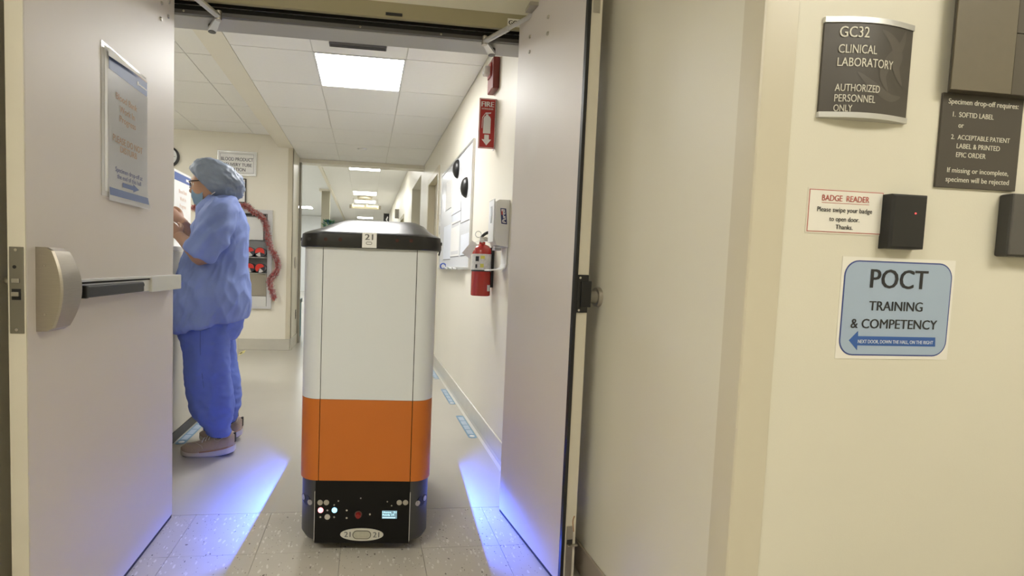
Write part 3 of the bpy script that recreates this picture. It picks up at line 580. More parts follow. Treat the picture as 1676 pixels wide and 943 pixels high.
# fire sign (projects from the wall)
FY = 2.97; fs = thing('fire_sign', 'red projecting fire extinguisher sign with white arrow', 'sign', (.70, FY, 1.80))
FRED = mat('sign_red', (.42, .020, .018), .35); pf = lambda x, y: ony(x, y, FY-.0012)
obj('panel', B(.652, .755, FY, FY+.003, 1.796, 2.092), FRED, fs); obj('mount_flange', B(.7535, .7565, FY, FY+.05, 1.796, 2.092), WHITEP, fs)
bd = NB(); 
for a in ((.655, .752, 1.799, 1.802), (.655, .752, 2.086, 2.089), (.655, .658, 1.802, 2.086), (.749, .752, 1.802, 2.086)): box(bd, a[0], a[1], FY-.0007, FY, a[2], a[3])
FW = flat('sign_white', (.80, .78, .76)); obj('border', bd, FW, fs)
text('FIRE', (.665, FY, 2.043), (.075, 0, 0), (0, 0, .030), NY, FW, fs, bold=.03); text('EXTINGUISHER', (.667, FY, 2.026), (.070, 0, 0), (0, 0, .0085), NY, FW, fs, bold=.02)
ic = NB()
def fpoly(P): rings(ic, [[Vector((x, y, z)) for x, z in P] for y in (FY, FY-.0008)])
fpoly([(.679, 1.885), (.724, 1.885), (.724, 1.972), (.719, 1.984), (.708, 1.991), (.708, 1.998), (.694, 1.998), (.694, 1.991), (.684, 1.984), (.679, 1.972)]); fpoly([(.690, 2.000), (.722, 2.004), (.726, 2.010), (.690, 2.008)])
fpoly([(.670, 1.915), (.673, 1.915), (.674, 1.975), (.690, 2.000), (.688, 2.003), (.671, 1.978)])
fpoly([(.688, 1.878), (.716, 1.878), (.716, 1.850), (.731, 1.850), (.702, 1.814), (.672, 1.850), (.688, 1.850)]); obj('pictogram', ic, FW, fs)
# strobe
so = thing('fire_strobe', 'red fire alarm strobe with clear lens high on the corridor wall', 'alarm', (XW, 3.0, 2.13)); obj('housing', B(XW-.042, XW-.0005, 2.925, 3.055, 2.14, 2.325, .006), mat('alarm_red', (.20, .028, .022), .4), so)
obj('lens', B(XW-.085, XW-.042, 2.965, 3.02, 2.235, 2.285, .008), mat('lens_clear', (.75, .73, .70), .1, alpha=.75), so); obj('reflector', B(XW-.05, XW-.0418, 2.955, 3.03, 2.22, 2.30, .002), mat('alarm_red2', (.33, .035, .03), .3), so)
# soap dispenser
sd = thing('sanitizer_dispenser', 'white wall hand sanitizer dispenser with navy logo and drip tray', 'dispenser', (XW, 2.66, 1.06))
DY0, DY1 = 2.592, 2.715
sb = NB(); PR = [(XW-.0005, 1.187), (XW-.0005, 1.442), (XW-.060, 1.442), (XW-.075, 1.432), (XW-.079, 1.405), (XW-.079, 1.232), (XW-.068, 1.200)]
rings(sb, [[Vector((x, y, z)) for x, z in PR] for y in (DY0, DY1)]); bmesh.ops.recalc_face_normals(sb, faces=sb.faces)
bmesh.ops.bevel(sb, geom=[e for e in sb.edges if len(e.link_faces) == 2], offset=.004, segments=2, profile=.5, affect='EDGES'); obj('body', sb, mat('dispenser_white', (.66, .655, .63), .3), sd, smooth=40)
obj('front_cover', B(XW-.085, XW-.0785, DY0+.012, DY1+.002, 1.215, 1.446, .005), WHITEP, sd); obj('sight_window', B(XW-.0870, XW-.0848, DY0+.05, DY0+.075, 1.32, 1.41, .001), mat('window_smoke', (.30, .30, .30), .2), sd)
obj('nozzle', B(XW-.066, XW-.030, DY0+.03, DY0+.09, 1.172, 1.1875, .002), mat('nozzle_grey', (.35, .35, .36), .4), sd)
dt = NB(); tr = [(XW-.003, 1.187), (XW-.003, 1.10), (XW-.010, 1.078), (XW-.03, 1.066), (XW-.100, 1.060)]; n_ = [(.006, 0), (.006, 0), (.005, .004), (.002, .006), (0, .006)]
rings(dt, [[Vector((x, y, z)) for x, z in tr]+[Vector((x-d, y, z+e)) for (x, z), (d, e) in list(zip(tr, n_))[::-1]] for y in (DY0+.01, DY1-.01)]); bmesh.ops.recalc_face_normals(dt, faces=dt.faces); obj('drip_tray', dt, WHITEP, sd)
pp = lambda x, y: ony(x, y, DY0-.0003)
lg = [pp(819, 340.5), pp(828.5, 341.5), pp(830, 367.5), pp(820.5, 366)]; bm = NB(); rings(bm, [[Vector((p.x, y, p.z)) for p in lg] for y in (DY0, DY0-.0006)]); lgo = obj('logo_panel', bm, mat('logo_navy', (.025, .03, .12), .4), sd)
a, b_ = pp(828, 365), pp(827, 343.5); text('Purell', (a.x, DY0-.0006, a.z), Vector((b_.x-a.x-.002, 0, b_.z-a.z)), Vector((-.020, 0, .003)), NY, FW, lgo, bold=.02)
bm = NB(); bx = [pp(820.5, 343.5), pp(823, 343.7), pp(823, 352), pp(820.7, 351.5)]; rings(bm, [[Vector((p.x, y, p.z)) for p in bx] for y in (DY0-.0006, DY0-.0010)]); obj('logo_mark', bm, mat('logo_red', (.45, .06, .05), .4), lgo)
# fire extinguisher
EX, EY = .685, 2.90; fe = thing('fire_extinguisher', 'red fire extinguisher with white label hanging below the fire sign', 'fire extinguisher', (EX, EY, .90))
def lathe(bm, prof_, cx, cy, seg=32): return rings(bm, [[Vector((cx+r*math.cos(2*math.pi*k/seg), cy+r*math.sin(2*math.pi*k/seg), z)) for k in range(seg)] for r, z in prof_])
ERED = mat('extinguisher_red', (.40, .020, .015), .25, coat=.4); ez = lambda y: ony(787, y, EY).z; RB = .058
zb0, zb1 = ez(484), ez(401)
obj('cylinder', lathe(NB(), [(RB-.004, zb0), (RB, zb0+.004), (RB, zb1-.04), (RB*.93, zb1-.022), (RB*.72, zb1-.006), (RB*.42, zb1+.002), (.018, zb1+.004), (.018, zb1+.018)], EX, EY), ERED, fe, smooth=40)
obj('instruction_label', lathe(NB(), [(RB+.0006, ez(442)), (RB+.0006, ez(416))], EX, EY), mat('label_white', (.62, .61, .58), .5, noise_amt=.35, nscale=70), fe, smooth=40)
for x0_, x1_, ya, yb, m_ in ((-.02, .005, 419, 424, mat('label_yellow', (.65, .6, .10), .5)), (-.02, .0, 432, 438, MATS['label_yellow']), (-.045, -.028, 420, 428, INKBLK), (-.045, -.036, 433, 439, INKBLK), (.028, .05, 466, 476, PAPER)):
    bm = NB(); n2 = 6; P = []
    for k in range(n2+1):
        x = x0_+(x1_-x0_)*k/n2; P.append((EX+x, EY-math.sqrt((RB+.0012)**2-x*x)))
    rings(bm, [[Vector((x, y, z)) for x, y in P]+[Vector((x, y+.0012, z)) for x, y in P[::-1]] for z in (ez(yb), ez(ya))]); bmesh.ops.recalc_face_normals(bm, faces=bm.faces); obj('label_mark', bm, m_, fe)
obj('strap', lathe(NB(), [(RB+.0016, ez(444.5)), (RB+.0016, ez(442))], EX, EY), BLACK, fe, smooth=40)
obj('wall_bracket', B(EX+.045, XW-.0005, EY-.02, EY+.02, ez(470), ez(405), .002), BLACK, fe)
vz = zb1+.018; obj('valve', lathe(NB(), [(.012, vz), (.014, vz+.004), (.014, vz+.022), (.010, vz+.030)], EX-.002, EY, 18), STEEL, fe, smooth=40)
obj('carry_handle', tube(NB(), [(EX-.005, EY, vz+.018), (EX+.022, EY, vz+.026), (EX+.04, EY, vz+.006)], .0055), STEEL, fe, smooth=True); hb = NB(); tube(hb, [(EX-.008, EY, vz+.026), (EX+.012, EY, vz+.046), (EX+.034, EY, vz+.058)], .009); obj('squeeze_lever', hb, BLACK, fe, smooth=True)
obj('gauge', Cy((EX-.008, EY-.014, vz+.008), (EX-.008, EY-.026, vz+.008), .013, seg=20), CHROME, fe, smooth=40)
gr = NB(); rings(gr, [[Vector((EX-.028+(.018+.002*math.cos(t))*math.cos(a), EY-.01+.002*math.sin(t), vz+.043+(.018+.002*math.cos(t))*math.sin(a))) for t in [k*1.0472 for k in range(6)]] for a in [2*math.pi*k/24 for k in range(25)]], cap=False); obj('pull_ring', gr, mat('ring_white', (.6, .6, .58), .4), fe, smooth=True)
obj('hose', tube(NB(), [(EX+.012, EY, vz+.012), (EX+.05, EY-.01, vz-.0), (EX+.066, EY-.012, zb1-.05), (EX+.064, EY-.012, zb1-.09)], .0075), mat('hose_grey', (.55, .54, .52), .5), fe, smooth=True)
tg = NB(); P = [ony(x, y, EY-.075) for x, y in ((773, 394), (781, 400), (768, 423), (756, 414))]; rings(tg, [[p, ][0:0]+[Vector((q.x, q.y+s, q.z)) for q in P] for s in (0, .001)]); bmesh.ops.recalc_face_normals(tg, faces=tg.faces); to = obj('inspection_tag', tg, mat('tag_white', (.70, .67, .66), .5, noise_amt=.15, nscale=60), fe); obj('tag_string', tube(NB(), [ony(776, 397, EY-.075), (EX-.005, EY-.01, vz+.01)], .0012, n=1, seg=6), PAPER, fe)
# floor labels
LBL = mat('floor_label_blue', (.13, .27, .42), .3, noise_amt=.08, nscale=30); LBP = mat('floor_label_pale', (.42, .52, .64), .35, noise_amt=.12, nscale=50)
def floor_label(x0, x1, y0, y1, label):
    o = obj('floor_label', prism(NB(), [((x0+x1)/2+px_, (y0+y1)/2+py_) for px_, py_ in rrect((x1-x0)/2, (y1-y0)/2, .018, 5)], 0.0002, .0010), LBL); tag(o, label, 'floor sticker', 'blue floor stickers')
    n = 4; L_ = (y1-y0-.10)/n
    for k in range(n): obj('text_block', B(x0+.010, x1-.010, y0+.075+L_*k, y0+.075+L_*k+L_*.86, .0010, .0014), LBP, o)
    obj('round_mark', Cy(((x0+x1)/2, y0+.038, .0010), ((x0+x1)/2, y0+.038, .0014), .017, seg=20), PAPER, o)
floor_label(.675, .731, 3.01, 3.485, 'blue floor sticker nearest the camera beside the right baseboard')
floor_label(.683, .733, 3.78, 4.268, 'middle blue floor sticker along the right baseboard')
floor_label(.686, .733, 4.66, 5.12, 'farthest blue floor sticker along the right baseboard')
floor_label(-1.070, -1.015, 2.95, 3.44, 'blue floor sticker at the counter foot by the toes of the person')
# ================================================================== SIGNS ON THE HALL WALL
SY = .945
sp = lambda Y: (lambda x, y: ony(x, y, Y))
# bowed room sign
rs = thing('room_sign', 'bowed bronze GC32 Clinical Laboratory sign with silver rails', 'sign', (1.04, SY, 1.41))
a, b_ = ony(1357, 24, .932), ony(1489, 201, .932); x0, x1, z0, z1 = a.x, b_.x+.001, b_.z, a.z
def bow(x0, x1, z0, z1, yb, base=.004, n=14, extra=0):
    bm = NB(); P = []
    for k in range(n+1): t = k/n; P.append((x0+(x1-x0)*t, yb-base-extra-.014*math.sin(math.pi*t)))
    Q = P+[(x1, yb), (x0, yb)]
    rings(bm, [[Vector((x, y, z)) for x, y in Q] for z in (z0, z1)]); bmesh.ops.recalc_face_normals(bm, faces=bm.faces); return bm
obj('face', bow(x0+.001, x1-.001, z0+.010, z1-.010, SY-.0004), SIGNBR, rs, smooth=30)
obj('rail', bow(x0, x1, z1-.011, z1, SY-.0004, extra=.002), ALU, rs, smooth=30); obj('rail', bow(x0, x1, z0, z0+.011, SY-.0004, extra=.002), ALU, rs, smooth=30)
def bowtext(s, xl, xr, yb, yt, **k):
    o = text_px(s, xl, xr, yb, yt, sp(.930), NY, SIGNTX, rs, bold=.008, **k)
    for v in o.data.vertices:
        wx = v.co.x+1.04; t = (wx-x0)/(x1-x0); v.co.y = -(.0004+.004+.0006)-.014*math.sin(math.pi*t)-.0004
for s, xl, xr, yb, yt in (('GC32', 1377, 1420, 58.8, 41.3), ('CLINICAL', 1375, 1432, 85, 71), ('LABORATORY', 1373, 1461, 106.7, 92.7), ('AUTHORIZED', 1369, 1437, 147.7, 135.8), ('PERSONNEL', 1368, 1429, 165, 153), ('ONLY', 1366.5, 1393, 181, 170)): bowtext(s, xl, xr, yb, yt)
PATT = mat('sign_pattern', (.090, .078, .064), .42)
def leaf(P, w, nm='leaf_pattern'):
    Q = catmull([list(ony(x, y, .930)) for x, y in P], 8); n = len(Q); bm = NB(); A = []; C = []
    for i, q in enumerate(Q):
        q = Vector(q); d = Vector(Q[min(i+1, n-1)])-Vector(Q[max(i-1, 0)]); d.y = 0; d.normalize(); s = Vector((d.z, 0, -d.x))*w*math.sin(math.pi*(i+.15)/(n-.7))**.8
        for L_, r in ((A, q+s), (C, q-s)):
            t = (r.x-x0)/(x1-x0); r.y = SY-.0004-.004-.014*math.sin(math.pi*max(0, min(1, t)))-.0003; L_.append(bm.verts.new(r))
    for i in range(n-1): bm.faces.new((A[i], A[i+1], C[i+1], C[i]))
    obj(nm, bm, PATT, rs)
leaf([(1442, 50), (1462, 68), (1472, 90), (1468, 112), (1480, 140)], .013); leaf([(1488, 50), (1478, 75), (1455, 100), (1443, 125), (1452, 150)], .011); leaf([(1402, 118), (1425, 140), (1455, 160), (1478, 158)], .009)
# specimen sign
a, b_ = ony(1545, 151, .940), ony(1660.5, 314, .940)
ss = obj('specimen_sign', B(a.x, b_.x+.0015, .940, SY-.0004, b_.z+.001, a.z, .0006), SIGNBR); tag(ss, 'flat bronze sign listing specimen drop-off requirements in cream letters', 'sign')
for s, xl, xr, yb, yt in (('Specimen drop-off requires:', 1552, 1667, 169.3, 160.8), ('1.  SOFTID LABEL', 1559, 1626, 190.8, 182.7), ('or', 1568, 1576.5, 209, 200.5), ('2.  ACCEPTABLE PATIENT', 1556, 1652.5, 227.5, 219.8), ('LABEL & PRINTED', 1565, 1636, 242.7, 234.7), ('EPIC ORDER', 1564, 1612.5, 257, 249), ('If missing or incomplete,', 1549.5, 1650, 281.7, 273.7), ('specimen will be rejected', 1547, 1650.7, 296.8, 288.5)): text_px(s, xl, xr, yb, yt, sp(.940), NY, SIGNTX, ss, bold=.012)
# badge card
a, b_ = ony(1325, 309, SY-.0006), ony(1440, 384, SY-.0006)
bc = obj('badge_card', B(a.x-.003, b_.x+.003, SY-.0010, SY-.0003, b_.z-.003, a.z+.003), mat('laminate', (.74, .70, .60), .2)); tag(bc, 'small white Badge Reader notice with red border beside the reader', 'notice')
obj('card_border', B(a.x, b_.x, SY-.0013, SY-.0010, b_.z, a.z), INKRED, bc); obj('card_face', B(a.x+.0016, b_.x-.0016, SY-.0016, SY-.0013, b_.z+.0016, a.z-.0016), PAPERW, bc)
pc = sp(SY-.0017)
text_px('BADGE  READER', 1345, 1422.5, 328, 318.5, pc, NY, INKRED, bc, bold=.012); u = pc(1345, 331.3); u2 = pc(1422.5, 334); obj('underline', B(u.x, u2.x, SY-.0019, SY-.0016, u.z-.0006, u.z+.0004), INKRED, bc)
for s, xl, xr, yb, yt in (('Please swipe your badge', 1337, 1427, 345.6, 338), ('to open door.', 1356.7, 1406, 361.6, 354), ('Thanks.', 1367, 1395, 375, 367.6)): text_px(s, xl, xr, yb, yt, pc, NY, INKBLK, bc, bold=.012)
# badge reader
a, b_ = ony(1464, 317, .921), ony(1513, 408, .921)
br = thing('badge_reader', 'black badge reader with a red light next to the badge notice', 'card reader', ((a.x+b_.x)/2, SY, b_.z)); rb = NB()
rings(rb, [[Vector((x, y, z)) for x, z in ((a.x-i, b_.z-i), (b_.x+i, b_.z-i), (b_.x+i, a.z+i), (a.x-i, a.z+i))] for y, i in ((SY-.0004, .001), (.925, .0005), (.921, -.004))]); bmesh.ops.recalc_face_normals(rb, faces=rb.faces); obj('case', rb, mat('reader_black', (.012, .012, .012), .45), br)
p = ony(1498.5, 349.5, .9208); obj('status_light', Cy((p.x, .9212, p.z), (p.x, .9200, p.z), .0018, seg=12), mat('led_red_small', (.4, .02, .02), .4, emit=(1, .08, .08), es=1.2), br)
# POCT paper
a, b_ = ony(1379.5, 419.5, SY-.0006), ony(1550, 589, SY-.0006); x0p, x1p, z0p, z1p = a.x, a.x+.279, b_.z, a.z
po = obj('training_notice', B(x0p, x1p, SY-.0009, SY-.0003, z0p, z1p), PAPERW); tag(po, 'light blue POCT Training and Competency notice with a blue left arrow', 'notice')
cxm, czm, hw, hh = (x0p+x1p)/2, (z0p+z1p)/2, (x1p-x0p)/2, (z1p-z0p)/2
def rpan(nm, k, r, y, m): obj(nm, rings(NB(), [[Vector((cxm+x, yy, czm+z)) for x, z in rrect(hw*.955-k, hh*.935-k, r, 8)] for yy in (y+.0004, y)]), m, po)
rpan('border', 0, .034, SY-.0013, INKNAVY); rpan('blue_panel', .003, .031, SY-.0017, mat('panel_blue', (.36, .45, .57), .6, noise_amt=.02))
pc = sp(SY-.0018)
for s, xl, xr, yb, yt, bo in (('POCT', 1423.9, 1516.5, 470.9, 440.5, .018), ('TRAINING', 1421.8, 1509, 508, 492.8, .014), ('& COMPETENCY', 1391.6, 1532.5, 536.7, 521.6, .014)): text_px(s, xl, xr, yb, yt, pc, NY, INKBLK, po, bold=bo)
AR = [(1389.3, 557), (1404.3, 541.8), (1404.3, 550.3), (1530.7, 552.5), (1530.3, 567.5), (1403, 565.5), (1402.5, 573.3)]; A = [pc(*p) for p in AR]; zt, zb_ = (A[2].z+A[3].z)/2, (A[4].z+A[5].z)/2
A[2].z = A[3].z = zt; A[4].z = A[5].z = zb_
ao = obj('arrow', rings(NB(), [[Vector((p.x, y, p.z)) for p in A] for y in (SY-.0017, SY-.0021)]), mat('arrow_blue', (.035, .11, .36), .6), po); text_px('NEXT DOOR, DOWN THE HALL, ON THE RIGHT', 1403.5, 1526.5, 561.6, 556, sp(SY-.0022), NY, mat('arrow_text', (.62, .68, .78)), ao, bold=.02)
# wall box above the specimen sign and keypad at the frame edge
a, b_ = ony(1567, 2, .925), ony(1556, 147, .925)
wx = thing('wall_cabinet', 'brown metal wall box above the specimen sign at the frame edge', 'wall box', (1.36, SY, b_.z)); BRN = mat('box_brown', (.150, .128, .085), .5, noise_amt=.06, nscale=50); BRD = mat('box_brown_dark', (.085, .072, .052), .5)
cx1 = ony(1660, 80, .925).x; cb_ = NB(); xl = ony(1556.5, 80, SY).x
rings(cb_, [[Vector((x, y, z)) for x, y in ((xl, SY-.0004), (a.x, .925), (1.60, .925), (1.60, SY-.0004))] for z in (b_.z, 1.86)]); bmesh.ops.recalc_face_normals(cb_, faces=cb_.faces); obj('case', cb_, BRD, wx)
obj('door', B(a.x+.0008, cx1-.001, .9225, .9248, b_.z+.001, 1.859), BRN, wx); obj('side_panel', B(cx1+.001, 1.599, .9232, .9248, b_.z+.001, ony(1665, 54, .924).z-.002), BRD, wx); obj('side_panel', B(cx1+.001, 1.599, .9232, .9248, ony(1665, 54, .924).z+.0, 1.859), BRD, wx)
a, b_ = ony(1636, 319, SY), ony(1633, 420, SY); kp = thing('keypad_box', 'charcoal box below the specimen sign cut off by the right frame edge', 'wall box', (a.x+.06, SY, b_.z)); KG = mat('keypad_grey', (.042, .040, .036), .5)
obj('case', B(a.x-.002, a.x+.14, .920, SY-.0004, b_.z, a.z, .004), KG, kp); ip = ony(1661, 319, .916); obj('face_plate', B(ip.x, a.x+.138, .916, .920, b_.z+.003, a.z-.001, .002), mat('keypad_face', (.085, .080, .072), .45), kp)
# ================================================================== NOTICE SLEEVE ON THE LEFT DOOR
pd = lambda x, y: onx(x, y, XD+.004)
ns = thing('door_notice', 'Blood Bank Work In Progress notice in a clear sleeve on the left door', 'notice', (XD, 1.70, 1.25))
obj('sleeve', B(XD+.0003, XD+.0016, 1.555, 1.846, 1.245, 1.685), mat('clear_sleeve', (.72, .71, .70), .08, alpha=.8), ns); obj('back_sheet', B(XD+.0017, XD+.0024, 1.572, 1.842, 1.26, 1.678), PAPER, ns)
p = pd(174, 115); q = pd(234, 148.6); zbt = (p.z+q.z)/2
fsheet = NB(); Ya, Yb = 1.588, 1.846; n = 14
def curl(t, z): return XD+.0030+.003*t**3+.010*max(0, (1.33-z)/.09)**2*(.3+.7*t)
Zs = [1.235+(.43)*k/12 for k in range(13)]
RSf = []
VA = [[fsheet.verts.new((curl(i/n, z), Ya+(Yb-Ya)*i/n, z)) for i in range(n+1)] for z in Zs]
for j in range(12):
    for i in range(n): fsheet.faces.new((VA[j][i], VA[j][i+1], VA[j+1][i+1], VA[j+1][i]))
bmesh.ops.solidify(fsheet, geom=fsheet.faces[:], thickness=.0004); fso = obj('front_sheet', fsheet, mat('sleeved_paper', (.88, .88, .89), .30, coat=.5), ns)
def door_strip(nm, ya, yb, za, zb2, m, eps=.0006):
    bm = NB(); n = 12; V = [[bm.verts.new((curl((ya+(yb-ya)*i/n-Ya)/(Yb-Ya), z)+eps, ya+(yb-ya)*i/n, z)) for i in range(n+1)] for z in (za, (za+zb2)/2, zb2)]
    for j in range(2):
        for i in range(n): bm.faces.new((V[j][i], V[j][i+1], V[j+1][i+1], V[j+1][i]))
    obj(nm, bm, m, fso)
BAND = mat('band_blue', (.115, .16, .33), .5)
door_strip('header_band', Ya+.004, Yb-.004, zbt, zbt+.047, BAND); door_strip('header_rule', Ya+.06, Yb-.004, zbt+.047, zbt+.050, INKORANGE); door_strip('footer_band', Ya+.004, Yb-.004, 1.252, 1.275, BAND); door_strip('logo_mark', Yb-.075, Yb-.066, zbt+.015, zbt+.028, PAPER, .0012); door_strip('logo_line', Yb-.064, Yb-.008, zbt+.018, zbt+.023, PAPER, .0012)
fl = NB(); fx = XD+.0098; V = [fl.verts.new(v) for v in ((fx, 1.575, 1.676), (fx, 1.806, 1.668), (fx+.001, 1.575, zbt+.030))]; fl.faces.new(V); V2 = [fl.verts.new(v.co+Vector((.0004, 0, 0))) for v in V]; fl.faces.new(V2[::-1]); obj('folded_corner', fl, PAPER, ns)
def dtext(s, xl, xr, yb, yt, m, **k):
    o = text_px(s, xl, xr, yb, yt, pd, PXN, m, fso, **k); off = XD
    for v in o.data.vertices:
        Y = v.co.y+1.70; Z = v.co.z+1.25; v.co.x = curl((Y-Ya)/(Yb-Ya), Z)-XD+.0012
for s, xl, xr, yb, yt, m in (('Blood Bank', 190, 223.7, 161, 150.5, INKORANGE), ('Work In', 196, 220, 183, 172.5, INKORANGE), ('Progress', 196, 221.5, 198.5, 188.3, INKORANGE), ('PLEASE DO NOT', 185, 232, 229.5, 218.5, INKORANGE), ('DISTURB', 197, 223.3, 249, 239, INKORANGE), ('Specimen drop-off at', 189, 232, 280, 272.3, INKPURP), ('the end of this hall', 191.7, 229.8, 291.5, 284.2, INKPURP)): dtext(s, xl, xr, yb, yt, m, bold=.018)
ap = [pd(x, y) for x, y in ((200, 299.3), (217, 302.2), (217, 299), (226, 306.5), (217, 312), (217, 308.8), (200, 306.2))]; za = pd(200, 302.7).z
bm = NB(); y_a, y_b, y_c = ap[0].y, ap[1].y, ap[3].y; P = [(y_a, .007), (y_b, .007), (y_b, .013), (y_c, 0), (y_b, -.013), (y_b, -.007), (y_a, -.007)]; bm.faces.new([bm.verts.new((curl((y-Ya)/(Yb-Ya), za)+.0015, y, za+z)) for y, z in P]); obj('arrow', bm, BAND, fso)
# ================================================================== SIDE ROOM: COUNTER, TUBE STATION, NOTICES
XCn = -1.085
ct = thing('service_counter', 'tall cream service counter the person leans over', 'counter', (-1.40, 3.5, 0))
obj('body', B(-1.72, XCn, 2.62, 4.42, .06, 1.115, .003), mat('counter_cream', (.62, .595, .51), .4, noise_amt=.02), ct); obj('kick_base', B(-1.70, XCn+.004, 2.63, 4.41, 0, .0598), mat('kick_dark', (.06, .055, .05), .5), ct)
obj('countertop', B(-1.74, XCn-.002, 2.60, 4.44, 1.1152, 1.142, .004), mat('counter_top', (.70, .68, .62), .25), ct); obj('end_trim', B(XCn-.03, XCn+.002, 4.4202, 4.432, .06, 1.115), FRAMEC, ct)
NX = -1.22; nt_ = thing('counter_notice', 'white Blood Bank notice with a blue band standing on the counter', 'notice', (NX, 3.49, 1.142))
obj('sheet', B(NX-.0025, NX+.0005, 3.345, 3.645, 1.1425, 1.640), PAPER, nt_); obj('header_band', B(NX+.0006, NX+.0012, 3.347, 3.643, 1.575, 1.625), mat('band_blue2', (.10, .15, .36), .5), nt_)
obj('logo_line', B(NX+.0012, NX+.0017, 3.55, 3.632, 1.592, 1.608), PAPER, nt_)
for k, (sx_, w_) in enumerate((('Blood Bank', .145), ('Work In', .11), ('Progress', .11), ('', 0), ('PLEASE DO NOT', .20), ('DISTURB', .12))):
    if sx_: text(sx_, (NX+.0005, 3.495-w_/2, 1.50-.047*k), (0, w_, 0), (0, 0, .025), PXN, mat('ink_peach', (.72, .52, .42)), nt_, bold=.012)
obj('stand_foot', B(NX-.03, NX+.03, 3.36, 3.63, 1.1421, 1.1424), mat('acrylic', (.7, .7, .72), .05, alpha=.5), nt_)
WY = 6.185; pw = sp(WY-.02)
def framed(name, label, x0, x1, z0, z1, cat='sign', fw=.014, inner=PAPER, fm=ALU):
    t = thing(name, label, cat, ((x0+x1)/2, WY, z0)); f = NB()
    for a in ((x0, x1, z0, z0+fw), (x0, x1, z1-fw, z1), (x0, x0+fw, z0+fw, z1-fw), (x1-fw, x1, z0+fw, z1-fw)): box(f, a[0], a[1], WY-.022, WY-.0004, a[2], a[3], .002)
    obj('frame', f, fm, t); obj('mat_board', B(x0+fw, x1-fw, WY-.014, WY-.0005, z0+fw, z1-fw), inner, t); return t
fs1 = framed('framed_sign', 'framed Blood Product Delivery Tube Station sign above the surgical cap', -1.768, -1.322, 2.085, 2.368)
obj('inner_line', B(-1.738, -1.352, WY-.0150, WY-.0140, 2.115, 2.338), mat('line_grey', (.35, .35, .36)), fs1); obj('sheet', B(-1.734, -1.356, WY-.0156, WY-.0150, 2.119, 2.334), PAPER, fs1)
pw = sp(WY-.016)
for s_, xl, xr, yb, yt in (('BLOOD PRODUCT', 362, 414.5, 262, 256.5), ('DELIVERY TUBE', 364.5, 412, 271, 265.8), ('STATION', 374, 401.5, 279.5, 274)):
    P = pw(xl, yb); Q = pw(xr, yb); T = pw(xl, yt); text(s_, (P.x, WY-.0156, P.z), (Q.x-P.x, 0, 0), (0, 0, T.z-P.z), NY, mat('ink_navy_black', (.03, .035, .07)), fs1, bold=.012)
fs2 = framed('framed_photo', 'small dark framed picture just right of the surgical cap', -1.65, -1.438, 1.765, 2.052, 'picture', .012, PAPER, mat('frame_dark', (.05, .045, .04), .4)); obj('print', B(-1.60, -1.475, WY-.0150, WY-.0140, 1.82, 1.99), mat('print_grey', (.55, .53, .52), .5, noise_amt=.25, nscale=14), fs2)
wc = thing('wall_clock', 'black rimmed wall clock peeking out behind the left door', 'clock', (-2.30, WY, 2.18)); obj('rim', lathe(NB(), [(.12, 0), (.12, .03), (.10, .035), (.10, 0.0)], 0, 0), BLACK, wc, local=True, smooth=40); obj('dial', lathe(NB(), [(.099, 0.002), (.099, .02)], 0, 0), PAPER, wc, local=True)
hnd = NB(); box(hnd, -.003, .003, 0, .06, .0202, .022); box(hnd, 0, .08, -.002, .002, .0202, .022); obj('hand', hnd, BLACK, wc, local=True)
wc.location = (-2.315, WY-.0005, 2.262); wc.rotation_euler = (math.pi/2, 0, 0)
# pneumatic tube station
ts = thing('tube_station', 'grey metal pneumatic tube station panel set in the far wall', 'tube station', (-1.53, WY, .5)); GM = mat('station_grey', (.52, .52, .53), .4, .3, noise_amt=.03); GD = mat('station_inner', (.20, .20, .20), .5)
X0, X1, Z0, Z1 = -1.97, -1.125, .505, 1.692; f = NB()
for a in ((X0, X1, Z0, Z0+.03), (X0, X1, Z1-.045, Z1), (X0, X0+.045, Z0+.03, Z1-.045), (X1-.055, X1, Z0+.03, Z1-.045)): box(f, a[0], a[1], WY-.035, WY-.0004, a[2], a[3], .002)
obj('frame', f, mat('station_frame', (.60, .60, .61), .4), ts); obj('back_panel', B(X0+.045, X1-.055, WY-.010, WY-.0005, Z0+.03, Z1-.045), GD, ts)
obj('upper_door', B(X0+.05, X1-.105, WY-.032, WY-.0105, 1.33, 1.60, .002), mat('station_door', (.62, .62, .60), .45), ts); obj('vent_slot', B(X0+.3, X1-.08, WY-.012, WY-.0100, 1.615, 1.64), BLACKM, ts)
obj('lower_tray', B(X0+.05, X1-.06, WY-.030, WY-.0105, .66, .925, .002), STEEL, ts); obj('bottom_panel', B(X0+.05, X1-.06, WY-.034, WY-.0105, .536, .655, .002), mat('station_door', (.62, .62, .60)), ts)
obj('shelf', B(X0+.05, X1-.058, WY-.15, WY-.0105, 1.118, 1.124), ALU, ts); obj('shelf', B(X0+.05, X1-.058, WY-.15, WY-.0105, .930, .936), ALU, ts)
CRED = mat('carrier_red', (.55, .035, .025), .3); CCLR = mat('carrier_smoke', (.055, .055, .07), .15)
rows = ((1.125, 405), (.937, 432))
k = 0
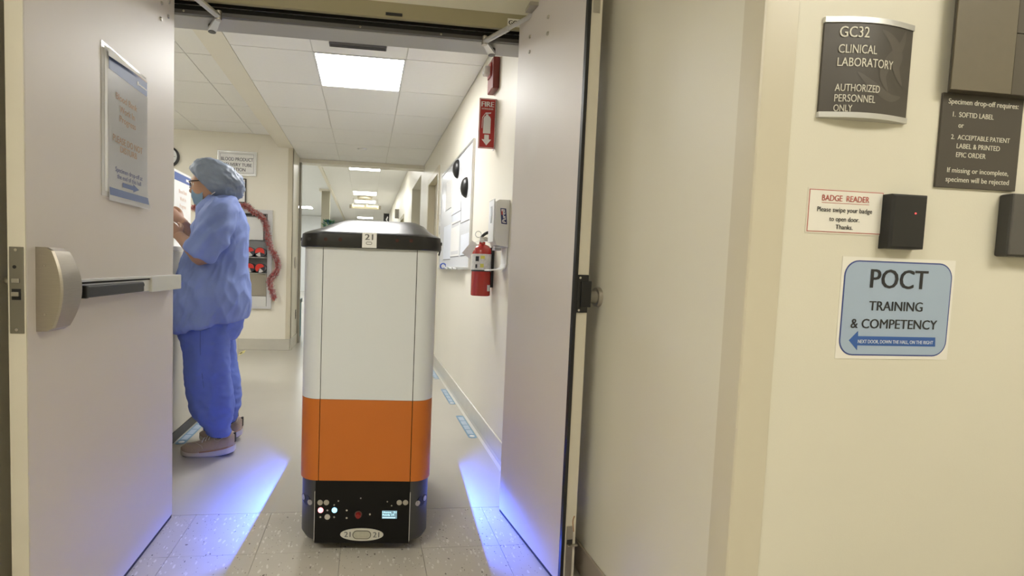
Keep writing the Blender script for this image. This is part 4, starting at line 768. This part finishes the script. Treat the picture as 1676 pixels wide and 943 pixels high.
for zi, (zsh, yy) in enumerate(rows):
    for xi, xp in enumerate((393.5, 410.5, 427.5)):
        c = ony(xp, yy, WY-.09); R = .058
        o = thing('tube_carrier', ['red capped tube carrier on the upper shelf, ', 'red capped tube carrier on the lower shelf, '][zi]+['half hidden by the blue scrub top', 'middle of the row', 'rightmost of the row by the tinsel'][xi], 'carrier', (c.x, WY-.08, zsh), 0, 'tube carriers'); zc = zsh+R+.001
        obj('barrel', Cy((c.x, WY-.145, zc), (c.x, WY-.012, zc), R*.93, R*.93, seg=28), CCLR, o, smooth=40); obj('cap_ring', Cy((c.x, WY-.155, zc), (c.x, WY-.135, zc), R, seg=28), CCLR, o, smooth=40)
        def sector(a0, a1, m, nm, r=R*.9, y=WY-.155, dy=.012):
            n = 14; P = [(0, 0)]+[(r*math.cos(math.radians(a0+(a1-a0)*q/n)), r*math.sin(math.radians(a0+(a1-a0)*q/n))) for q in range(n+1)]
            bm = NB(); rings(bm, [[Vector((c.x+x, yv, zc+z)) for x, z in P] for yv in (y, y-dy)]); bmesh.ops.recalc_face_normals(bm, faces=bm.faces); obj(nm, bm, m, o)
        ro = [-20, 25, -10, 15, 5, 30][k]; k += 1
        sector(ro-10, ro+205, CRED, 'red_cap'); sector(ro+225, ro+290, mat('carrier_white', (.5, .48, .47), .3), 'white_wedge')
# tinsel garland
tn = thing('tinsel_garland', 'red and silver tinsel garland draped round the tube station', 'garland', (-1.2, WY-.04, .6))
TP = [(316, 341), (325, 338), (340, 341), (360, 343), (380, 340), (396, 337), (405, 338), (413, 346), (424, 352), (433, 362), (437, 378), (439, 392), (443, 406), (451, 420), (455, 433), (452, 446), (445, 454), (441, 462), (445, 475), (449, 488)]
TP = [ony(x, y, WY-.066) for x, y in TP]; TPc = catmull([list(p) for p in TP], 10)
cord = tube(NB(), TP, .004, seg=6); obj('cord', cord, mat('tinsel_cord', (.25, .03, .03), .4), tn)
def strands(n, m, nm, L_):
    bm = NB()
    for i in range(n):
        q = Vector(random.choice(TPc))+Vector([random.gauss(0, .004) for _ in range(3)]); d = Vector([random.gauss(0, 1) for _ in range(3)]); d.y = d.y*.6; d.normalize()
        L2 = L_*random.uniform(.6, 1.1); e = q+d*L2; e.y = min(e.y, WY-.037)
        s_ = d.orthogonal().normalized()*.0028; v = [bm.verts.new(p) for p in (q-s_, q+s_, e+s_*.6, e-s_*.6)]; bm.faces.new(v)
    obj(nm, bm, m, tn, kind='stuff')
strands(3200, mat('tinsel_red', (.50, .09, .085), .3, .3), 'red_strands', .042); strands(2600, mat('tinsel_silver', (.85, .72, .72), .25, .6), 'silver_strands', .048)
# door push plate disc and switch on the return wall
o = thing('round_push_plate', 'small round steel door button on the corridor corner wall', 'button', (-.9, 6.5, 1.06)); obj('plate', Cy((-.8998, 6.5, 1.075), (-.892, 6.5, 1.075), .075, seg=28), STEEL, o, smooth=40); obj('button', Cy((-.892, 6.5, 1.075), (-.888, 6.5, 1.075), .06, seg=28), mat('button_beige', (.55, .5, .4), .4), o, smooth=40)
o = thing('wall_outlet', 'dark slim outlet low on the corridor corner wall', 'outlet', (-.9, 6.62, .36)); obj('plate', B(-.8998, -.895, 6.60, 6.66, .34, .46, .001), mat('outlet_grey', (.22, .21, .19), .5), o); obj('socket', B(-.895, -.8945, 6.615, 6.645, .37, .43), BLACKM, o)
o = obj('floor_tape', prism(NB(), [(onz(x, y, 0).x, onz(x, y, 0).y) for x, y in ((390.5, 582), (392, 577), (402, 573.5), (400, 577.5))], .0002, .0008), mat('tape_yellow', (.62, .55, .16), .5)); tag(o, 'scrap of yellow tape on the floor before the tube station wall', 'tape'); obj('tape_stripe', B(*(lambda p: (p.x-.02, p.x+.0, p.y-.05, p.y+.05))(onz(396, 578, 0)), .0009, .0012), BLACKM, o)
# ================================================================== FAR CORRIDOR DETAIL
a = ony(572, 335, 14.0); b_ = ony(623.5, 343.3, 14.0)
hs = thing('hanging_sign', 'yellowish hanging Specimen Receiving sign far down the corridor', 'sign', ((a.x+b_.x)/2, 14.0, b_.z)); obj('panel', B(a.x, b_.x, 13.98, 14.02, b_.z, a.z), mat('sign_cream', (.66, .60, .40), .5), hs)
for x in (a.x, b_.x-.06): obj('end_bracket', B(x, x+.06, 13.96, 13.979, b_.z, a.z), mat('bracket_olive', (.30, .27, .20), .5), hs)
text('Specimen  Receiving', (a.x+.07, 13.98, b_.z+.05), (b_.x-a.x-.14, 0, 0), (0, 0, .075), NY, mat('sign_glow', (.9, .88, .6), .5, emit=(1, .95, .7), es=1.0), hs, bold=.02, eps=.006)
for x in (a.x+.1, b_.x-.1): obj('hanger_rod', Cy((x, 14.0, a.z), (x, 14.0, 2.9245), .006, seg=8), STEEL, hs)
a = ony(628.5, 349.5, 16.0); b_ = ony(636.5, 372, 16.0)
bs = thing('banner_sign', 'dark banner with a pale mark at the right end of the far corridor', 'sign', ((a.x+b_.x)/2, 16.0, b_.z-.5)); obj('panel', B(a.x, b_.x, 15.98, 16.0, b_.z-.5, a.z), BLACKM, bs); bm = NB(); rings(bm, [[Vector((a.x+(b_.x-a.x)*u, y, a.z+(b_.z-a.z)*v)) for u, v in ((.35, .45), (.65, .2), (.8, .25), (.6, .5), (.8, .6), (.7, .65))] for y in (15.979, 15.975)]); obj('pale_mark', bm, PAPER, bs); obj('pole', B(a.x-.012, a.x-.001, 15.98, 16.0, 0, a.z+.02), ALUD, bs)
fg = ony(657, 344, XW*1.0); q = onx(656.5, 349, XW)
o = thing('flag_sign', 'thin room flag sign sticking out of the far right wall', 'sign', (XW, 12.0, 2.2)); obj('blade', B(XW-.10, XW-.0005, 11.9, 11.92, 2.22, 2.44), mat('flag_grey', (.35, .33, .28), .5), o); obj('mount', B(XW-.012, XW-.0004, 11.88, 11.94, 2.24, 2.42), ALU, o)
# plant on a ward ledge
c = ony(538, 372, 10.5); pt = thing('potted_plant', 'small green plant peeking over the left of the robot lid', 'plant', (c.x, 10.5, 0)); obj('stand', B(c.x-.14, c.x+.14, 10.36, 10.64, 0, 1.55, .01), mat('stand_grey', (.5, .5, .48), .5), pt); obj('pot', Cy((c.x, 10.5, 1.55), (c.x, 10.5, 1.78), .08, .11, seg=20), WHITEP, pt, smooth=40)
LF = [mat('leaf_green', (.03, .12, .04), .5), mat('leaf_teal', (.04, .11, .13), .5), mat('leaf_mid', (.07, .2, .07), .5)]
for i in range(60):
    bm = NB(); az = random.uniform(0, 6.28); el = random.uniform(.1, 1.3); r = random.uniform(.05, .15); base = Vector((c.x+r*.6*math.cos(az), 10.5+r*.6*math.sin(az), 1.80+.13*math.sin(el))); d = Vector((math.cos(az)*math.cos(el), math.sin(az)*math.cos(el), math.sin(el)*.7)); s_ = Vector((-math.sin(az), math.cos(az), 0))*.03
    up_ = Vector((0, 0, .012)); v = [bm.verts.new(p) for p in (base, base+d*.06+s_+up_, base+d*.13, base+d*.06-s_+up_)]; bm.faces.new(v); obj('leaf', bm, LF[i % 3], pt)
o = thing('waste_bin', 'teal bin just visible past the left corridor corner', 'bin', (-1.0, 7.3, 0)); obj('body', B(-1.15, -.925, 7.15, 7.45, 0, .50, .01), mat('bin_teal', (.05, .17, .21), .5), o); obj('lid', B(-1.16, -.915, 7.14, 7.46, .50, .56, .01), mat('bin_lid', (.03, .08, .10), .5), o)
# ================================================================== PERSON
def remesh(bm, vox, smooth_it=3, disp=None):
    me = bpy.data.meshes.new('tmp'); bmesh.ops.recalc_face_normals(bm, faces=bm.faces); bm.to_mesh(me); bm.free(); o = bpy.data.objects.new('tmp', me); COL.objects.link(o)
    m = o.modifiers.new('r', 'REMESH'); m.mode = 'VOXEL'; m.voxel_size = vox; m.use_smooth_shade = True
    s_ = o.modifiers.new('s', 'SMOOTH'); s_.factor = .5; s_.iterations = smooth_it
    dg = bpy.context.evaluated_depsgraph_get(); me2 = bpy.data.meshes.new_from_object(o.evaluated_get(dg)); bpy.data.objects.remove(o); out = NB(); out.from_mesh(me2)
    if disp:
        out.normal_update()
        new = [v.co+v.normal*disp(v.co, v.normal) for v in out.verts]
        for v, c in zip(out.verts, new): v.co = c
    return out
PX_, PY_ = -.80, 2.90
person = thing('person', 'person in blue scrubs, hair cap and mask leaning on the counter', 'person', (PX_, PY_, 0))
SKIN = mat('skin', (.50, .29, .20), .5, noise_amt=.06, nscale=20); SCR = mat('scrub_top_blue', (.245, .335, .74), .75, noise_amt=.05, nscale=25, bump=.25, bscale=500); SCT2 = mat('scrub_trouser_blue', (.145, .22, .70), .75, noise_amt=.05, nscale=25, bump=.25, bscale=500)
# --- skin body
bd = NB()
HC = ony(345.5, 304, 2.885); HT = math.radians(8)
def head_pt(x, y, z):
    """head-local (forward, left(-Y world), up) metres -> world"""
    f = x*math.cos(HT)+z*math.sin(HT)*1; u = -x*math.sin(HT)+z*math.cos(HT); return Vector((HC.x-f, HC.y-y, HC.z+u))
hs_ = NB(); r = bmesh.ops.create_uvsphere(hs_, u_segments=48, v_segments=36, radius=1)
for v in hs_.verts:
    x, y, z = v.co; X = x*.100; Yv = y*.076; Z = z*.122
    if z < 0: k_ = (-z)**1.4; Yv *= 1-.34*k_; X = X*(1-.22*k_)+.024*k_
    if z > 0: X -= .006*z
    if x > .3:
        fz = Z/.122
        nose = math.exp(-(Yv/.012)**2)*math.exp(-((fz+.16)/.16)**2); X += .026*nose
        eye = math.exp(-((abs(Yv)-.032)/.014)**2)*math.exp(-((fz-.10)/.10)**2); X -= .010*eye
        brow = math.exp(-(Yv/.055)**4)*math.exp(-((fz-.26)/.09)**2); X += .006*brow
        lips = math.exp(-(Yv/.022)**2)*math.exp(-((fz+.48)/.07)**2); X += .007*lips
        chin = math.exp(-(Yv/.022)**2)*math.exp(-((fz+.85)/.14)**2); X += .006*chin
    v.co = head_pt(X, Yv, Z)
for sgn in (1, -1): sphere(hs_, head_pt(-.008, sgn*.078, -.005), .016, .008, .03, 14, 10)
me = bpy.data.meshes.new('h'); hs_.to_mesh(me); hs_.free(); bd.from_mesh(me)
def chain(bm, P, seg=18): loft_path(bm, [tuple(p[0])+(p[1], p[2] if len(p) > 2 else p[1]) for p in P], seg, 5)
chain(bd, [(ony(355, 318, 2.89), .058, .055), (ony(363, 333, 2.895), .056, .056), (ony(368, 352, 2.90), .062, .07)])
chain(bd, [(ony(366, 342, 2.90), .07, .14), (ony(362, 370, 2.90), .11, .16), (ony(358, 420, 2.90), .12, .16), (ony(350, 480, 2.90), .13, .165), (ony(346, 525, 2.90), .12, .16)])
def arm_(S, E_, Wr): chain(bd, [(S, .055), (S.lerp(E_, .5), .052), (E_, .043), (E_.lerp(Wr, .35), .043), (E_.lerp(Wr, .8), .031), (Wr, .027, .029)])
def hand_(Wr, d, up, bm, flip=1):
    d = d.normalized(); up = (up-d*up.dot(d)).normalized(); s_ = d.cross(up)*flip     # s_ : thumb side
    def pt(a, b, c): return Wr+d*a+s_*b+up*c
    RS = []
    for a, w, t in ((-.01, .026, .018), (.02, .032, .017), (.06, .041, .015), (.088, .040, .012), (.095, .034, .008)):
        RS.append([pt(a, math.cos(q)*w, math.sin(q)*t) for q in [2*math.pi*k/16 for k in range(16)]])
    rings(bm, RS)
    for b, L_, cu in ((.030, .072, .25), (.010, .080, .22), (-.010, .075, .28), (-.029, .058, .35)):
        p = [pt(.080, b, 0)]; a_ = .0; 
        for f_ in (.45, .32, .23):
            a_ += cu*1.6; p.append(p[-1]+(d*math.cos(a_)-up*math.sin(a_)+s_*b*.8).normalized()*L_*f_+Vector((0, 0, 0)))
        tube(bm, p, (.0090, .0068), seg=10, n=4); sphere(bm, p[-1], .0068, u=10, v=8)
    p = [pt(.012, .020, -.004), pt(.040, .050, -.012), pt(.066, .062, -.020), pt(.088, .062, -.028)]; tube(bm, p, (.0125, .0085), seg=10, n=4); sphere(bm, p[-1], .0085, u=10, v=8)
S1, E1, W1 = ony(360, 352, 2.735), ony(331, 421, 2.675), ony(293, 386, 2.79)
S2, E2, W2 = ony(352, 352, 3.06), ony(322, 398, 3.06), ony(297, 362, 2.98)
arm_(S1, E1, W1); arm_(S2, E2, W2)
hand_(W1, Vector((-.70, .25, .55)), Vector((.2, -.8, .55)), bd, 1); hand_(W2, Vector((-.70, -.1, .55)), Vector((.35, -.75, .5)), bd, 1)
for (xs, Yl) in (((346, 338, 345, 357), 2.80), ((352, 356, 364, 368), 3.02)):
    chain(bd, [(ony(xs[0], 520, Yl), .075), (ony(xs[1], 600, Yl), .06), (ony(xs[2], 660, Yl), .05), (ony(xs[3], 705 if Yl < 2.9 else 688, Yl), .038)])
body = obj('body', remesh(bd, .0055, 3), SKIN, person, smooth=True)
# --- scrub trousers
def px_ring(xf, xb, y, Y, b, yb=None):
    A = ony(xf, y, Y); C = ony(xb, yb if yb is not None else y, Y); return (A, C, b)
def px_loft(bm, RR, Yc, seg=40, n=5):
    P = catmull([[*A, *C, b] for A, C, b in RR], n); RS = []
    for q in P:
        A, C, b = Vector(q[:3]), Vector(q[3:6]), q[6]; m_ = (A+C)/2; h_ = (C-A)/2
        RS.append([m_+h_*math.copysign(abs(math.cos(t))**.85, math.cos(t))+Vector((0, b*math.copysign(abs(math.sin(t))**.85, math.sin(t)), 0)) for t in [2*math.pi*k/seg for k in range(seg)]])
    return rings(bm, RS)
tb = NB()
px_loft(tb, [px_ring(296, 397, 500, 2.90, .19), px_ring(298, 394, 530, 2.90, .19), px_ring(302, 384, 552, 2.90, .17)], 2.9)
px_loft(tb, [px_ring(298, 378, 520, 2.805, .10), px_ring(299, 373, 545, 2.80, .098), px_ring(301.5, 372, 582, 2.795, .095), px_ring(304.5, 373.5, 612, 2.79, .092), px_ring(309.5, 379.5, 645, 2.79, .09), px_ring(317, 380.5, 676, 2.79, .085), px_ring(330, 378, 692, 2.79, .07), px_ring(335, 376, 699, 2.79, .055), px_ring(336, 375, 710, 2.79, .05)], 2.79)
px_loft(tb, [px_ring(310, 388, 515, 3.01, .09), px_ring(318, 382, 545, 3.02, .09), px_ring(325, 386.5, 595, 3.03, .088), px_ring(332, 391.5, 628, 3.03, .085), px_ring(336, 392.5, 660, 3.03, .08), px_ring(346, 388, 678, 3.03, .06), px_ring(350, 386, 690, 3.03, .05)], 3.03)
def folds_t(c, n):
    d = .010*noise.noise(Vector((c.x*7, c.y*5, c.z*7)))+.009*(1-2*abs(noise.noise(Vector((c.x*13+c.z*4, c.y*9, c.z*3-c.x*4)))))+.004*(1-2*abs(noise.noise(Vector((c.x*20, c.y*15, c.z*26)))))
    low = max(0, 1-c.z/.36); return d*.9+.006*low*math.sin(c.z*85+c.x*30+3*noise.noise(c*9))
trs = obj('scrub_trousers', remesh(tb, .007, 3, folds_t), SCT2, person, smooth=True, label='royal blue scrub trousers')
obj('side_seam', tube(NB(), [ony(328, 535, 2.690), ony(328, 580, 2.692), ony(333, 630, 2.695), ony(342, 672, 2.702)], .0016, seg=6), mat('seam_blue', (.10, .15, .45), .8), trs)
cf = NB(); px_loft(cf, [px_ring(334.5, 377, 698, 2.79, .057), px_ring(333.5, 377.5, 700, 2.79, .059), px_ring(334.5, 377, 702, 2.79, .057)], 2.79); obj('cuff_seam', cf, mat('seam_dark', (.04, .06, .22), .8), trs)
# --- scrub top
tp = NB()
px_loft(tp, [px_ring(346, 381, 325, 2.895, .06), px_ring(338, 388, 334, 2.895, .125), px_ring(328, 395, 350, 2.895, .145), px_ring(320, 401, 375, 2.895, .145), px_ring(313, 404, 402, 2.895, .15), px_ring(303, 402.5, 430, 2.895, .165), px_ring(291, 402, 455, 2.895, .19), px_ring(284.5, 405, 483, 2.895, .215), px_ring(286, 405.5, 510, 2.895, .22, 503), px_ring(293.5, 399, 538, 2.895, .22, 519)], 2.9)
chain(tp, [(ony(370, 336, 2.83), .060, .055), (ony(361, 350, 2.735), .072, .062), (ony(349, 379, 2.690), .079, .066), (ony(334, 405, 2.672), .078, .068), (ony(328.5, 415, 2.668), .076, .066), (ony(327, 417.5, 2.668), .072, .062)], 28)
chain(tp, [(ony(362, 340, 2.99), .06, .055), (ony(352, 355, 3.06), .07, .06), (ony(338, 382, 3.08), .066, .06), (ony(328, 398, 3.08), .06, .055)], 28)
def ridge(v): return 1-2*abs(noise.noise(v))
def folds(c, n):
    d = .010*noise.noise(Vector((c.x*6, c.y*5, c.z*5)))+.011*ridge(Vector((c.x*12+c.z*5, c.y*7, c.z*2.6-c.x*2)))+.006*ridge(Vector((c.x*26-c.z*9, c.y*12, c.z*6+c.x*4)))
    k_ = math.exp(-((c.z-1.20)/.10)**2)*(1 if c.y < 2.78 else .3); d += .006*k_*math.sin((c.x*.75-c.z*.66)*110+3*noise.noise(c*7)); return d*1.2
top = obj('scrub_top', remesh(tp, .0065, 3, folds), SCR, person, smooth=True, label='loose light blue scrub top')
nb = NB(); tube(nb, [ony(344, 331, 2.84), ony(356, 330, 2.80), ony(372, 326.5, 2.815), ony(383, 325, 2.87), ony(384, 325, 2.93)], .007); obj('neckband', nb, mat('seam_blue', (.10, .15, .45)), top, smooth=True)
# --- bouffant cap
cp = NB(); r = bmesh.ops.create_icosphere(cp, subdivisions=5, radius=1); cc = ony(356.5, 295.5, 2.89); ca = math.radians(-29)
for v in cp.verts:
    q = v.co.copy(); w_ = 1+.07*noise.noise(q*3.2)+.03*noise.noise(Vector((q.x*9, q.y*9, q.z*5)))-.10*abs(noise.noise(Vector((q.x*5+3, q.y*5, q.z*4))))-.06*abs(noise.noise(Vector((q.x*11, q.y*9, q.z*7+q.x*6))))+.035
    x, y, z = q.x*.152*w_, q.y*.118*w_, q.z*.104*w_
    v.co = Vector((cc.x+x*math.cos(ca)-z*math.sin(ca), cc.y+y, cc.z+x*math.sin(ca)+z*math.cos(ca)))
pA, pB = ony(319, 284, 2.89), ony(362, 328, 2.89); dl = pB-pA; pn = Vector((-dl.z, 0, dl.x)).normalized()
if pn.x < 0: pn = -pn
bmesh.ops.bisect_plane(cp, geom=cp.verts[:]+cp.edges[:]+cp.faces[:], plane_co=pA, plane_no=pn, clear_inner=True)
bmesh.ops.holes_fill(cp, edges=[e for e in cp.edges if e.is_boundary])
CAPM = mat('cap_blue_grey', (.265, .325, .45), .5, noise_amt=.25, nscale=14, bump=.5, bscale=60, alpha=.96, stretch=(1, 1, .6)); cap = obj('hair_cap', cp, CAPM, person, smooth=60, label='puffy blue grey disposable hair cap')
obj('hair', sphere(NB(), ony(371, 320, 2.895), .034, .07, .035), mat('hair_dark', (.03, .02, .015), .6), person, smooth=True)
# --- mask, loops, glasses, eyes
mk = NB(); nu, nv = 24, 18; cen = [(317.5, 302.5), (314, 310), (313.5, 319), (315.5, 327), (319, 334), (326, 341)]; ed_ = [(337, 308), (337.5, 313), (338, 318), (338, 324), (338, 329), (336, 337)]
CQ = catmull([list(ony(x, y, 2.885)) for x, y in cen], 6); EQ = catmull([list(ony(x, y, 2.885)) for x, y in ed_], 6); G = []
for j in range(nv+1):
    t = j/nv*(len(CQ)-1); i0 = min(int(t), len(CQ)-2); c = Vector(CQ[i0]).lerp(Vector(CQ[i0+1]), t-i0); e = Vector(EQ[i0]).lerp(Vector(EQ[i0+1]), t-i0); row = []
    for i in range(nu+1):
        u = -1+2*i/nu; q = c.lerp(e, abs(u)**1.9); pl_ = .0022*((j % 5)/5); row.append(mk.verts.new((q.x-pl_, q.y+u*.066*(1-.10*(j/nv)), q.z)))
    G.append(row)
for j in range(nv):
    for i in range(nu): mk.faces.new((G[j][i], G[j][i+1], G[j+1][i+1], G[j+1][i]))
bmesh.ops.solidify(mk, geom=mk.faces[:], thickness=.0015); msk = obj('face_mask', mk, mat('mask_blue', (.46, .68, .92), .6, noise_amt=.04), person, smooth=50, label='pale blue pleated surgical mask')
lp = NB(); tube(lp, [ony(337, 309, 2.82), ony(346, 304, 2.805), ony(356, 302, 2.806)], .0022, seg=6); tube(lp, [ony(337, 326, 2.825), ony(347, 318, 2.805), ony(357, 311, 2.806)], .0022, seg=6); obj('ear_loop', lp, PAPER, msk, smooth=True)
gl = NB(); GM_ = mat('glasses_dark', (.030, .014, .012), .3)
for sgn in (-1, 1):
    P = []
    for k in range(25):
        a_ = 2*math.pi*k/24; P.append(head_pt(.103-.012*abs(math.cos(a_)) * (1 if math.cos(a_)*sgn*1 > 0 else .2), sgn*.034+.024*math.cos(a_), .010+.017*math.sin(a_)))
    tube(gl, P, .0022, seg=6, n=1)
tube(gl, [head_pt(.104, -.010, .014), head_pt(.108, 0, .017), head_pt(.104, .010, .014)], .002, seg=6)
for sgn in (-1, 1): tube(gl, [head_pt(.094, sgn*.058, .018), head_pt(.075, sgn*.077, .020), head_pt(-.005, sgn*.081, .016)], .0030, seg=6)
obj('glasses', gl, GM_, person, smooth=True)
for sgn in (-1, 1):
    ey = obj('eye', sphere(NB(), head_pt(.074, sgn*.032, .010), .0125, u=16, v=12), mat('eye_white', (.7, .68, .65), .2), person, smooth=True); obj('iris', sphere(NB(), head_pt(.0835, sgn*.032, .008), .0045, u=12, v=8), mat('iris_brown', (.04, .02, .012), .2), ey, smooth=True)
# --- shoes
UPM = mat('shoe_tan', (.47, .38, .295), .75, noise_amt=.10, nscale=120, bump=.4, bscale=400); SOLE = mat('shoe_sole', (.66, .62, .55), .6); TANR = mat('shoe_rand', (.48, .29, .16), .6); SOCK = mat('sock_dark', (.02, .022, .04), .8)
def shoe(toe, heel, Y, lift, nm='shoe'):
    Ln = heel-toe; st_ = 26
    def X(l): return heel-Ln*l                                  # l: 0 heel .. 1 toe
    def wid(l): return .5*(.062+.034*math.sin(math.pi*min(1, l*.62+.16)) + .010*math.exp(-((l-.68)/.2)**2))*max(.05, (1-max(0, (l-.80)/.2)**2.4))**.5*max(.25, (1-max(0, (.12-l)/.12)**2))**.5
    def zb(l): return lift*max(0, (.42-l)/.42)**1.5+.010*max(0, (l-.72)/.28)**2
    def zs(l): return zb(l)+.034-.010*math.exp(-((l-.8)/.3)**2)
    def ht(l): return catmull([[.070], [.098], [.100], [.092], [.078], [.055], [.044], [.036], [.012]], 1)[0][0] if False else [.078, .100, .094, .090, .088, .080, .064, .050, .044, .037, .014][min(10, int(l*10))]*(1-(l*10-int(l*10)))+[.078, .100, .094, .090, .088, .080, .064, .050, .044, .037, .014, .014][min(11, int(l*10)+1)]*(l*10-int(l*10))
    s_ = NB(); RS = []; RU = []
    for k in range(st_+1):
        l = k/st_; w = wid(l)
        RS.append([Vector((X(l), Y+w*1.10*y, z)) for y, z in ((-.86, zb(l)), (-1.0, zb(l)+.010), (-.96, zs(l)), (.96, zs(l)), (1.0, zb(l)+.010), (.86, zb(l)))])
        h0 = zs(l)-.004; h1 = zb(l)+.020+ht(l); n = 14
        RU.append([Vector((X(l)+.004*0, Y+w*1.02*math.cos(math.pi*q/n)*(1 if True else 1), h0+(h1-h0)*math.sin(math.pi*q/n)**.8)) for q in range(n+1)])
    rings(s_, RS); u_ = NB(); rings(u_, RU); bmesh.ops.recalc_face_normals(u_, faces=u_.faces)
    up_ = obj(nm, u_, UPM, person, smooth=50, label='tan knit trainer'); obj('sole', s_, SOLE, up_, smooth=40)
    rd = NB()
    for sg in (-1,): tube(rd, [(X(l), Y+sg*(wid(l)*1.06+.0005), zs(l)+.003) for l in (.02, .15, .3, .45, .6)], .0042, seg=8)
    obj('rand', rd, TANR, up_, smooth=True); ob = NB()
    rings(ob, [[Vector((X(l), Y+y*wid(l)*.9, zb(l)+z)) for y, z in ((-1, -.003), (1, -.003), (1, .001), (-1, .001))] for l in [.03+.9*k/16 for k in range(17)]]); 
    for v in ob.verts: v.co.z = max(v.co.z, .0005)
    obj('outsole', ob, DKRUB, up_)
    ln = NB(); sgY = lambda l, f: Y-wid(l)*1.02*math.cos(f); zz = lambda l, f: zs(l)-.004+(zb(l)+.020+ht(l)-zs(l)+.004)*math.sin(f)**.8
    tube(ln, [(X(l), sgY(l, f)-.001, zz(l, f)+.001) for l, f in ((.72, 1.3), (.66, .95), (.58, .55), (.55, .25))], .0024, seg=6); tube(ln, [(X(l), sgY(l, f)-.001, zz(l, f)+.001) for l, f in ((.36, .95), (.34, .72), (.27, .62), (.20, .78), (.12, .72), (.09, 1.1))], .0024, seg=6); obj('piping', ln, mat('shoe_piping', (.60, .54, .46), .6), up_, smooth=True)
    lc = NB()
    for l in (.46, .52, .58): tube(lc, [(X(l), sgY(l, .9)-.002, zz(l, .9)+.002), (X(l-.01), Y, zz(l, 1.57)+.004), (X(l), 2*Y-sgY(l, .9), zz(l, .9)+.002)], .0026, seg=6)
    obj('laces', lc, PAPER, up_, smooth=True); obj('heel_tab', B(X(.0)-.012, X(0)+.003, Y-.010, Y+.010, zs(0)+.012, zb(0)+.10, .002), BLACKM, up_); obj('sock', Cy((X(.24), Y, zb(.2)+.09), (X(.25), Y, zb(.2)+.15), .036, seg=20), SOCK, up_, smooth=40)
a = onz(302, 738, .0); b_ = onz(388, 738, 0); shoe(a.x, b_.x, 2.795, .022)
shoe(onz(333, 713, 0).x, onz(401, 713, 0).x+.0, 3.03, .035)
